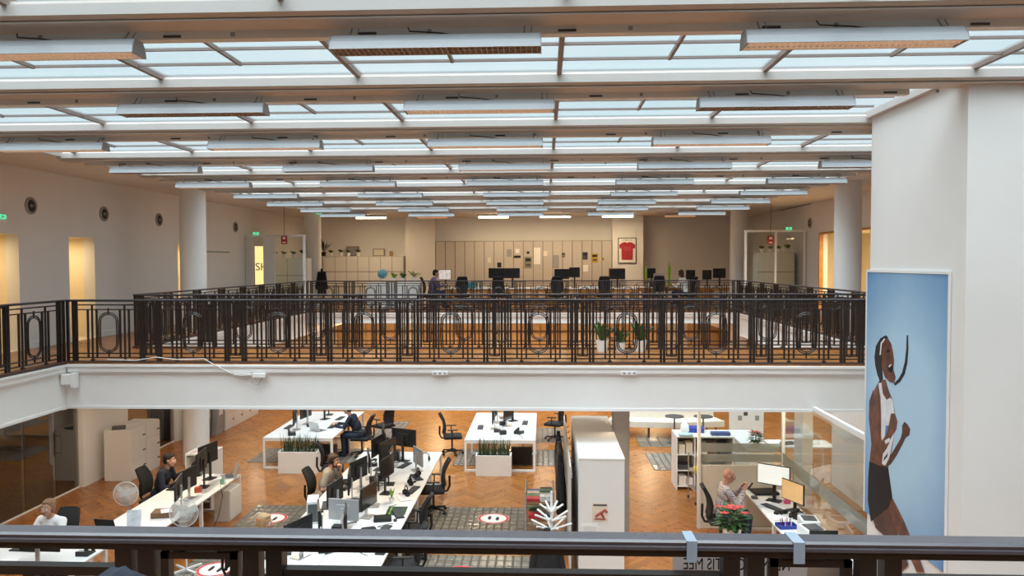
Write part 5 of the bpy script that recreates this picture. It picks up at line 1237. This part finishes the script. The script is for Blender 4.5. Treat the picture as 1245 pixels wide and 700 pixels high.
# cabinets in the niche
t = thing('storage_cabinet', 'grey-white cabinet wall with twelve doors in the niche below small plants', 'cabinet', (-7.4, 31.4, G)); W_ = 3.3
MB().box(-W_ / 2 + .02, W_ / 2 - .02, -.2, .47, 0, 1.91).build('body', GAPSHADE, t); MB().box(-W_ / 2, W_ / 2, -.215, .49, 1.9101, 1.93).build('top', CABW, t); MB().box(W_ / 2 - .0195, W_ / 2, -.2, .49, 0, 1.91).build('side_panel', CABW, t)
for i in range(7):
    for r in range(3): MB().box(-W_ / 2 + W_ * i / 7 + .01, -W_ / 2 + W_ * (i + 1) / 7 - .01, -.216, -.201, .05 + .62 * r + .012, .05 + .62 * (r + 1) - .012).build('door', CABW, t)
for k, (x, lb) in enumerate(((403, 'first small plant by the frame on the niche cabinet'), (415, 'small low plant between plant pots on the niche cabinet'), (424, 'small plant before the grey frame'), (436, 'small spreading plant beside the grey frame'))):
    pot_plant((py(x, 311, 31.35).x, 31.3, G + 1.9305), lb, 'bush', .12, 1.0 + .1 * (k % 2), WHITE, GRASS)
pot_plant((py(394, 311, 31.35).x, 31.3, G + 1.9305), 'tall dark plant with drooping leaves on the niche cabinet', 'arch', .5, 1.25, BLACK, mat('leaf_black', (.015, .03, .012), .5), 9)
for x0, x1, y0, m, lb in ((421, 436, 299, GREYP, 'grey framed picture leaning on the niche cabinet'), (453, 467, 302, CREAM, 'cream framed drawing on the niche cabinet'), (473, 477, 305, WOODO, 'tiny orange frame on the niche cabinet')):
    a, b_ = py(x0, 311, 31.6), py(x1, 311, 31.6); w = b_.x - a.x; h_ = (311 - y0) * 31.6 / 935
    t = thing('picture_frame', lb, 'picture', ((a.x + b_.x) / 2, 31.7, G + 1.9305)); MB().box(-w / 2, w / 2, -.015, .015, 0, h_).build('frame', WOODB, t); MB().box(-w / 2 + .03, w / 2 - .03, -.017, -.0151, .03, h_ - .03).build('print', m, t)
# wardrobes with posters
WARD = mat('wardrobe_grey', (.52, .48, .44), .55, var=.015)
t = thing('wardrobe_row', 'row of tall pale wardrobes pinned with small posters', 'wardrobe', (0, 31.0, G)); x0, x1, n = -4.40, 2.70, 18; wz = 2.52
MB().box(x0, x1, .02, .44, 0, wz).build('carcass', GAPSHADE, t)
for i in range(n):
    a = x0 + (x1 - x0) * i / n; dr = MB().box(a + .012, a + (x1 - x0) / n - .012, 0, .019, .08, wz - .02).build('door', WARD, t)
    hx = a + ((x1 - x0) / n - .05 if i % 2 == 0 else .05); MB().box(hx - .008, hx + .008, -.02, 0, 1.0, 1.15).build('handle', SILVER, dr)
PC = dict(k=BLACK, g=GREYP, p=PAPER, y=mat('poster_yellow', (.5, .32, .05), .6, var=.3, scale=14), t=CREAM, o=mat('poster_olive', (.25, .24, .18), .7, var=.3, scale=14), v=mat('poster_violet', (.06, .05, .09), .6, var=.5, scale=14))
for x, y, w, h_, k, lb in ((607, 322, 5, 6, 'k', 'small black framed print'), (619, 307.5, 6, 9, 'g', 'grey sheet with text'), (629, 312, 8, 3, 'k', 'row of three dark cards'), (629, 305, 5, 5, 'p', 'white heart drawing'), (642, 319, 9, 14, 'o', 'olive poster with dark heading'), (642, 307, 3, 3, 'k', 'tiny dark card'), (676, 318, 7, 16, 'g', 'tall grey poster'), (685, 310, 4.5, 6, 'o', 'small olive card'), (711.5, 311, 6, 9, 'v', 'dark violet poster'), (723, 313.5, 8.5, 11, 'y', 'yellow poster with dark heads'), (595, 316, 4, 6, 't', 'tan card with red dots'), (653, 311, 8, 20, 'p', 'white printed sheet'), (663, 308, 5, 6, 't', 'pale drawing'), (733, 315, 3, 3, 'y', 'tiny yellow note'), (712, 326, 6, 8, 'p', 'white sheet under the violet poster')):
    c = py(x, y, 30.99); W2, H2 = w * 31 / 935, h_ * 31 / 935
    p_ = tag(MB().box(-W2 / 2, W2 / 2, -.004, 0, -H2 / 2, H2 / 2).build('poster', PC[k], None, (c.x, 30.995, c.z)), lb + ' pinned on the pale wardrobes', 'poster')
    if k in 'yov': MB().box(-W2 * .35, W2 * .35, -.006, -.0041, H2 * .1, H2 * .36).build('heading', BLACK, p_); MB().box(-W2 * .3, W2 * .3, -.006, -.0041, -H2 * .3, -H2 * .12).build('picture', DARKG, p_)
# framed red shirt
c = py(762.5, 304.5, 30.98); t = thing('framed_shirt', 'red short-sleeved shirt in a black frame on the wall', 'picture', (c.x, 30.96, c.z)); W2, H2 = 22 * 31 / 935 / 2, 31 * 31 / 935 / 2
MB().box(-W2, W2, -.0, .035, -H2, H2).build('frame', BLACK, t); MB().box(-W2 + .03, W2 - .03, -.004, -.0005, -H2 + .03, H2 - .03).build('mount', PAPER, t)
sp = [(-.24, -.36), (.24, -.36), (.25, .12), (.33, .10), (.35, .26), (.2, .36), (.09, .38), (.0, .34), (-.09, .38), (-.2, .36), (-.35, .26), (-.33, .10), (-.25, .12)]
MB().prism([(x * .92, z * .95 - .02) for x, z in sp], 'y', -.02, -.0045).build('shirt', mat('shirt_red', (.42, .03, .05), .8), t)
tm = text_mesh('A MANO HR', .07, .001); tm.materials.append(BLACK); o = link('lettering', tm, t, (0, -.006, H2 - .1)); o.rotation_euler = (PI / 2, 0, 0)
b = MB()
for r in range(3):
    for k in range(6): b.ball((-.12 + .05 * k, -.021, .02 + .06 * r + .01 * (k % 2)), .011, 6, 4)
b.build('dots', mat('shirt_pale', (.6, .3, .3), .7), t)
# ceiling lamps of the upper office
for x, lit in ((451, 1), (600, 1), (675, 1), (751, 1), (526, 0), (827, 0)):
    c = py(x, 264, 29.4); t = thing('strip_lamp', ('warm lit strip lamp' if lit else 'dim orange strip lamp') + ' under the office ceiling above ' + {451: 'the niche cabinet', 600: 'the wide monitor pair', 675: 'the stepped monitors', 751: 'the framed red shirt', 526: 'the blank wall by the wardrobes', 827: 'the person with headphones'}[x], 'lamp', (c.x, 29.4, 6.55), 0, 'lit office strip lamps' if lit else 'dim office strip lamps')
    MB().box(-.6, .6, -.06, .06, .06, .15).build('housing', FLUO, t); MB().box(-.58, .58, -.055, .055, .0, .059, bev=.02).build('diffuser', TUBELIT if lit else mat('dim_lamp', (.7, .42, .28), .4, emit=(1, .5, .25), estr=.25), t)
    if lit: area('office_light', (c.x, 29.4, 6.53), 1.1, .1, 36, (1, .76, .45))
for x in (427, 520, 634, 775 - 70, 845):
    c = py(x, 259, 27.4); t = thing('strip_lamp', 'unlit white strip lamp beside the skylight end, ' + ORD[(427, 520, 634, 705, 845).index(x)] + ' from the vent wall', 'lamp', (c.x, 27.4, 6.62), 0, 'unlit office strip lamps'); MB().box(-.65, .65, -.07, .07, .0, .08, bev=.01).build('housing', FLUO, t); MB().box(-.6, .6, -.05, .05, -.012, -.0005).build('diffuser', CREAM, t)

# glazed partitions at the far ends of the side galleries
PG = glass_mat('partition_glass', (.93, .95, .94), .08)
def part_frame(n, x0, x1, y, zt, posts, label):
    b = MB(); b.box(x0, x1, y - .03, y + .03, zt - .07, zt)
    for p_ in posts: b.box(p_ - .035, p_ + .035, y - .03, y + .03, G, zt - .07)
    w = struct(b.build('window_%d' % n, WHITE), label); ps = sorted(posts)
    for a, c_ in zip(ps, ps[1:]): MB().box(a + .036, c_ - .036, y - .005, y + .005, G + .01, zt - .071).build('pane', PG, w)
    return w
w6 = part_frame(6, -9.98, -7.95, 25.35, 5.80, (-9.94, -9.0, -8.0), 'glazed partition with a lettered door beside the far column')
lit = mat('lit_doorlight', (.8, .6, .25), .5, emit=(1, .72, .3), estr=1.0)  # glow put into the panel stands for the warm-lit room behind
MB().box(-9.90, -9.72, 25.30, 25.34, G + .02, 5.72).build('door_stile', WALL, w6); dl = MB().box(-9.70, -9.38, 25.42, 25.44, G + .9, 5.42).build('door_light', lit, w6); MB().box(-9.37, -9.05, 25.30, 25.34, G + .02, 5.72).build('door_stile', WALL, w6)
tm = text_mesh('SH', .36, .002); tm.materials.append(DARKG); o = link('lettering', tm, w6, (-9.44, 25.33, 4.72)); o.rotation_euler = (PI / 2, 0, 0)
part_frame(7, 6.5, 8.48, 25.35, 5.88, (6.54, 7.5, 8.42), 'glazed partition before the white cabinet with plants')
for (x0, x1, y, zt, lb), pls in zip(((-9.6, -8.2, 26.3, 5.02, 'white cabinet behind the lettered glass partition'), (7.15, 8.4, 26.2, 5.15, 'white cabinet with potted plants behind the glazed partition')), (((372 - 260) / 1, 0), ((915, 0),))):
    t = thing('storage_cabinet', lb, 'cabinet', ((x0 + x1) / 2, y, G)); w = x1 - x0
    MB().box(-w / 2 + .02, w / 2 - .02, 0, .5, 0, zt - G - .02).build('body', GAPSHADE, t); MB().box(-w / 2, w / 2, -.015, .5, zt - G - .0195, zt - G).build('top', CABW, t)
    for s in (-1, 1): MB().box(s * (w / 2 - .01) - .0098, s * (w / 2 - .01) + .0098, 0, .5, 0, zt - G - .02).build('side_panel', CABW, t)
    for i in range(2):
        for r in range(3): MB().box(-w / 2 + w * i / 2 + .01, -w / 2 + w * (i + 1) / 2 - .01, -.016, -.001, .04 + (zt - G - .05) * r / 3 + .01, .04 + (zt - G - .05) * (r + 1) / 3 - .01).build('door', CABW, t)
    for k in range(4):
        pot_plant((x0 + .2 + k * (w - .4) / 3, y + .2, zt + .001), ('round bushy', 'small', 'narrow', 'wide leafy')[k] + ' plant in white pot on the ' + lb.split(' with')[0].split(' behind')[0] + (' by the lettered door' if x0 < 0 else ' by the lit doorway'), 'bush', .12, 1.0 + .15 * (k == 3), WHITE, LEAF)
SIGNR = mat('sign_red', (.45, .02, .03), .5)
for x, y, z, lb in ((-8.62, 25.2, 5.62, 'red fire sign on a thin pole by the lettered door'), (7.30, 25.2, 5.55, 'red fire sign above the white cabinet with plants')):
    t = thing('fire_sign', lb, 'sign', (x, y, z)); MB().box(-.1, .1, -.01, .01, -.14, .14).build('plate', SIGNR, t); MB().box(-.05, .05, -.013, -.0101, .02, .10).build('symbol', PAPER, t); MB().box(-.06, .06, -.013, -.0101, -.10, -.06).build('bar', PAPER, t)
    MB().cyl((0, .012, .14), (0, .012, SOF - z), .008, n=6).build('pole', DARKG, t)
EXITG = mat('exit_green', (.05, .5, .25), .4, emit=(.12, .9, .45), estr=.6)
for x, y, z, lb in ((-8.1, 27.45, 6.601, 'green lit exit sign beside the far column'), (-9.6, 25.28, 5.80, 'green lit exit sign over the lettered door'), (7.9, 25.28, 5.88, 'green lit exit sign over the glazed partition with plants'), (-9.985, 13.80, 5.68, 'green lit exit sign beside the doorway alcove')):
    t = thing('exit_sign', lb, 'sign', (x, y, z)); t.scale = (.7, .7, .7); MB().box(-.14, .14, -.012, .012, 0, .12).build('plate', EXITG, t); MB().box(-.03, .05, -.014, -.0121, .03, .09).build('symbol', PAPER, t); MB().box(-.145, .145, -.02, .02, .12, .14).build('bracket', SILVER, t)
    if y < 15: t.rotation_euler = (0, 0, PI / 2)
coat((-8.05, 27.52, G + 1.42), 0, BLACKF, 'black jacket hanging by the far column', .95, .15)

# ------------------------------------------------------------------ round wall vents, picture rail
VENT = mat('vent_metal', (.33, .30, .28), .45)
def vent(x, y, z, sgn, label):
    t = thing('round_vent', label, 'vent', (x, y, z), 0 if sgn > 0 else PI, 'round wall vents')
    R_ = Matrix.Rotation(PI / 2, 4, 'Y'); b = MB(); b.T = R_; b.lathe([(.17, 0), (.17, .02), (.13, .035), (.115, .015), (.115, .002)], 28); b.build('ring', VENT, t, smooth=True)
    b = MB(); b.T = R_; b.lathe([(.112, .001), (.112, .012), (.07, .03), (.06, .012)], 24); b.build('cone', BLACK, t); b = MB(); b.T = R_; b.lathe([(.035, .0), (.035, .035), (.02, .045)], 16); b.build('hub', GREYP, t)
for x, y, lb in ((37, 250, 'between the two open lit doorways'), (126, 260, 'next past the panelled lit doorway'), (193, 267, 'just before the round column'), (245, 271.5, 'just past the round column'), (286, 276, 'beside the lettered glass door')):
    c = pxw(x, y, WL); vent(WL + .001, c.y, c.z, 1, 'round grey metal wall vent ' + lb)
c = pxw(985, 271, WR); vent(WR - .001, c.y, c.z, -1, 'round dark vent on the wall above the wide lit doorway')
a, b_ = pxw(243, 305.5, WL), pxw(278, 305.5, WL); tag(MB().box(0, .03, a.y, b_.y, a.z - .02, a.z + .02).build('grey_rail', GREYP, None, (WL, 0, 0)), 'thin grey rail on the wall beside the column', 'rail')
a, b_ = pxw(949, 254.5, WR), pxw(986, 247, WR); tag(MB().box(-.03, 0, b_.y, a.y, b_.z - .03, b_.z + .02).build('slot_diffuser', DARKG, None, (WR, 0, 0)), 'dark slot air diffuser high on the wall over the wide doorway', 'diffuser')
# plants on the bridge
for x, lb, s in ((732, 'leafy green plant in white pot on the bridge', 1.5), (754, 'tall white-potted plant among the bridge plants', 1.2), (778, 'broad-leaved plant in white pot on the bridge', 1.5)):
    pot_plant((py(x, 424, 14.3).x, 14.25, G + .0005), lb, 'bush', .26, s, WHITE, LEAF, 16)
# fascia sockets, cable and junction box
for x in (535, 765):
    c = py(x, 453.5, Y1 - .05); t = thing('socket_strip', 'white socket strip on the bridge fascia ' + ('below the ovals' if x < 600 else 'below the bridge plants'), 'socket', (c.x, Y1 - .055, c.z)); MB().box(-.13, .13, -.012, .003, -.028, .028, bev=.004).build('plate', WHITE, t)
    for k in (-1, 0, 1): MB().box(k * .08 - .02, k * .08 + .02, -.0145, -.0121, -.015, .015).build('outlet', GREYP, t)
c = py(316, 456, Y1 - .05); t = thing('junction_box', 'white junction box with hanging leads on the bridge fascia', 'box', (c.x, Y1 - .055, c.z)); MB().box(-.11, .11, -.05, .003, -.035, .04, bev=.01).build('case', WHITE, t); MB().box(-.42, -.13, -.03, .003, .0, .04).build('socket_strip', WHITE, t)
MB().tube([(-.05, -.03, -.03), (-.12, -.04, -.12), (-.02, -.04, -.16), (.06, -.03, -.04)], .006, 5).build('lead', GREYP, t)
pts = [py(x, y, Y1 - .08) for x, y in ((130, 437), (165, 438), (190, 434), (215, 437), (248, 436), (262, 444), (280, 453), (292, 456.5), (304, 455.5))]
cable(pts, 'white cable drooping from the bridge railing to the junction box', PAPER, .007)
t = thing('bracket_beam', 'white bracket stub under the gallery corner', 'bracket', (VL + .02, Y1 - .07, 2.86)); MB().box(-.0, .22, -.1, .0, 0, .17, bev=.01).build('arm', WHITE, t); MB().box(.17, .24, -.11, .01, -.05, .19, bev=.008).build('end_plate', WHITE, t)

# ------------------------------------------------------------------ large poster
PX = XW - .004
def pp(cx_, cy_):                       # crop marks of the print, read on the wall plane
    q = pxw(1030 + cx_ / 2.187, 380 + cy_ / 2.187, PX); return (q.y, q.z)
ya, yb_ = pxw(1056, 331, PX).y, pxw(1155, 333, PX).y; zt = pxw(1100, 332, PX).z; zb_ = 1.70
t = thing('athlete_poster', 'large blue poster of an athlete shouting with clenched fists', 'poster', (PX, (ya + yb_) / 2, (zt + zb_) / 2)); cy0, cz0 = (ya + yb_) / 2, (zt + zb_) / 2
MB().box(-.012, 0, yb_ - cy0, ya - cy0, zb_ - cz0, zt - cz0).build('backdrop', poster_blue('poster_blue'), t)
b = MB(); b.box(-.018, 0, yb_ - cy0 - .03, yb_ - cy0 - .001, zb_ - cz0, zt - cz0 + .03); b.box(-.018, 0, ya - cy0 + .001, ya - cy0 + .03, zb_ - cz0, zt - cz0 + .03); b.box(-.018, 0, yb_ - cy0, ya - cy0, zt - cz0 + .001, zt - cz0 + .03); b.build('edge_frame', WHITE, t)
PSK = mat('print_skin', (.145, .047, .026), .45, var=.55, scale=7); PSK2 = mat('print_skin_dark', (.075, .024, .014), .45, var=.5, scale=7); PHAIR = mat('print_hair', (.012, .008, .008), .5); PWH = mat('print_white', (.72, .74, .78), .5, var=.12, scale=8); PDK = mat('print_black', (.006, .005, .006), .7)
def layer(name, pts, d, m):
    pts = [pp(*p_) for p_ in pts]; MB().prism([(y - cy0, z - cz0) for y, z in pts], 'x', -.0125 - d, -.0122).build(name, m, t)
layer('printed_leg', [(110, 520), (122, 490), (135, 515), (155, 555), (172, 597), (190, 640), (208, 690), (188, 690), (165, 640), (145, 600), (125, 560)], .0005, PSK)
layer('printed_leg', [(66, 530), (90, 520), (108, 515), (122, 548), (135, 580), (150, 625), (165, 670), (140, 690), (120, 640), (100, 592), (78, 572)], .001, PSK2)
layer('printed_torso', [(90, 178), (76, 203), (64, 228), (62, 262), (64, 300), (68, 345), (64, 380), (62, 410), (112, 412), (118, 385), (126, 340), (131, 290), (130, 262), (124, 232), (113, 205), (105, 178)], .0015, PSK)
layer('printed_shorts', [(62, 395), (85, 405), (112, 412), (116, 440), (123, 490), (112, 520), (98, 530), (80, 545), (66, 555), (58, 500), (59, 440)], .002, PDK)
layer('printed_vest', [(86, 188), (94, 186), (98, 215), (108, 232), (118, 226), (124, 232), (129, 262), (131, 292), (126, 335), (118, 375), (108, 408), (96, 402), (100, 355), (94, 330), (94, 270), (92, 225)], .0025, PWH)
layer('printed_stripe', [(102, 385), (112, 372), (110, 382), (100, 395)], .003, PDK); layer('printed_badge', [(106, 300), (116, 300), (114, 322), (104, 326)], .003, mat('print_blue', (.05, .2, .5), .5))
layer('printed_arm', [(72, 206), (62, 235), (61, 280), (66, 330), (69, 362), (78, 380), (92, 384), (108, 362), (122, 330), (134, 310), (137, 288), (130, 268), (120, 268), (116, 290), (110, 318), (98, 338), (90, 345), (88, 310), (90, 262), (88, 225)], .0035, PSK)
layer('printed_arm', [(104, 408), (118, 404), (134, 380), (150, 350), (158, 332), (168, 326), (171, 310), (164, 297), (156, 290), (150, 300), (150, 318), (146, 334), (134, 354), (120, 378)], .0035, PSK2)
layer('printed_wristband', [(103, 340), (116, 332), (120, 340), (106, 350)], .004, PWH)
layer('printed_face', [(98, 70), (110, 66), (120, 82), (125, 104), (128, 128), (126, 150), (132, 172), (128, 188), (116, 184), (104, 172), (96, 150), (92, 110)], .003, PSK)
layer('printed_mouth', [(112, 140), (122, 132), (126, 148), (122, 160), (114, 156)], .0045, PDK); layer('printed_teeth', [(114, 141), (121, 135), (122, 140), (115, 146)], .005, PWH)
layer('printed_eye', [(108, 100), (118, 98), (118, 103), (109, 106)], .0045, PDK)
layer('printed_hair', [(76, 118), (80, 88), (92, 68), (106, 60), (112, 66), (100, 76), (94, 104), (95, 140), (98, 176), (92, 186), (84, 165), (78, 140)], .004, PHAIR)
layer('printed_headband', [(93, 80), (102, 68), (105, 70), (96, 84), (93, 112), (90, 112)], .0048, PWH)
layer('printed_braid', [(128, 188), (140, 176), (150, 158), (157, 130), (161, 95), (162, 60), (165, 60), (166, 95), (163, 135), (156, 164), (144, 184), (130, 194)], .003, PHAIR)

# ------------------------------------------------------------------ banner and tape on the handrail, chair on the near gallery
RY = NRY
t = thing('paper_banner', 'grey paper banner with mirrored black lettering hung from the handrail', 'banner', (0, 0, 0)); ybn = RY + .045
p0, p1 = py(818, 674, ybn), py(981, 697, ybn)
BANM = glass_mat('banner_paper', (1, 1, 1), .01, 1.0, (.88, .87, .88)); MB().box(p0.x, p1.x, ybn - .001, ybn, p0.z - .14, p0.z + .03).build('sheet', BANM, t)
p2 = py(1028, 680, ybn); MB().box(p1.x + .001, p2.x, ybn - .001, ybn, p0.z - .14, p0.z + .03).build('white_sheet', PAPER, t)
for s, xpx in (('MEE', 848), ('GRATIS', 904), ('JIJ', 912 + 20), ('NEEM', 960)):
    pass
tm = text_mesh('NEEM JIJ GRATIS MEE', .030, .0004); tm.materials.append(BLACK)
xs = [v.co.x for v in tm.vertices]; lo_, hi_ = min(xs), max(xs); c0, c1 = py(831, 686, ybn).x, py(960, 686, ybn).x; sc_ = (c1 - c0) / (hi_ - lo_)
o = link('lettering', tm, t, ((c0 + c1) / 2, ybn - .0018, py(880, 686, ybn).z)); o.rotation_euler = (PI / 2, 0, 0); o.scale = (-sc_, 1.25, 1)
TAPE = mat('clear_tape', (.30, .36, .44), .25, var=.05)
for x, w, lb in ((838, .022, 'strip of clear tape over the handrail above the banner end'), (966, .024, 'slanted strip of clear tape over the handrail above the white sheet')):
    c = py(x, 655, RY); tag(MB().prism([(RY - .032, G + RH - .045), (RY - .032, G + RH + .0008), (RY + .032, G + RH + .0008), (RY + .032, G + RH - .03), (RY + .0312, G + RH - .03), (RY + .0312, G + RH), (RY - .0312, G + RH), (RY - .0312, G + RH - .045)], 'x', c.x - w / 2, c.x + w / 2).build('tape_strip', TAPE, None), lb, 'tape')
nv = mat('navy_upholstery', (.018, .024, .040), .8, var=.25, scale=60, bump=.3)
t = thing('lounge_chair', 'dark navy upholstered chair standing at the near handrail', 'chair', (-.705, 1.2, G), 0)
b = MB(); b.prism([(-.05, .45), (.36, .45), (.40, .80), (.38, .90), (.24, 1.01), (.10, 1.07), (.04, 1.118), (.012, 1.140), (-.012, 1.146), (-.034, 1.138), (-.048, 1.110), (-.065, 1.0)], 'y', -.03, .06); bmesh.ops.bevel(b.bm, geom=b.bm.edges[:], offset=.012, segments=2, affect='EDGES'); b.build('backrest', nv, t, smooth=True); MB().box(-.08, .42, -.5, .04, .40, .49, bev=.04, seg=3).build('seat', nv, t, smooth=True)
for sx in (-.04, .38):
    for sy in (-.45, .0): MB().cyl((sx, sy, 0), (sx, sy, .41), .014, .018, 8).build('leg', BLACK, t)

# ------------------------------------------------------------------ unseen downlights under the slabs, added to light the lower storey
def downlight(x, y, z, power, label, col=(1, .84, .62)):
    t = thing('downlight', label, 'lamp', (x, y, z), 0, 'unseen round downlights under the galleries')
    MB().lathe([(.11, -.012), (.13, -.012), (.13, 0), (.11, 0)], 24).build('rim', WHITE, t); MB().cyl((0, 0, -.010), (0, 0, -.002), .108, n=24).build('diffuser', TUBELIT, t)
    l = bpy.data.lights.new('downlight', 'AREA'); l.shape = 'DISK'; l.size = .22; l.energy = power; l.color = col; o = bpy.data.objects.new('downlight_bulb', l); COL.objects.link(o); o.parent = t; o.location = (0, 0, -.02)
DLP = 26
for x in (-6.6, -4.2, -1.6, 1.9, 4.9): downlight(x, 13.6, SB, DLP, 'unseen round downlight under the bridge, ' + ORD[(-6.6, -4.2, -1.6, 1.9, 4.9).index(x)] + ' from the glass rooms')
for y in (11.5, 15.0, 19.5, 23.5): downlight(-9.0, y, SB, DLP * .55, 'unseen round downlight along the glass rooms, ' + ORD[int((y - 9) / 4)] + ' from the meeting room')
for y in (11.2, 16.5, 20.5, 24.0): downlight(7.3, y, SB, DLP, 'unseen round downlight behind the booth, ' + ORD[int((y - 11) / 4)] + ' from the poster wall')
for x in (-7.0, -4.2, -1.4, 1.4, 4.2): downlight(x, 29.6, 2.83, DLP * 1.6, 'unseen round downlight before the panelled wall, ' + ORD[int((x + 7.1) / 2.8)] + ' from the vent wall', (1, .72, .38))
for x in (-7.0, -3.5, 0.0, 3.5): downlight(x, 26.3, 2.83, DLP, 'unseen round downlight under the office gallery edge, ' + ORD[int((x + 7.1) / 3.5)] + ' from the vent wall')
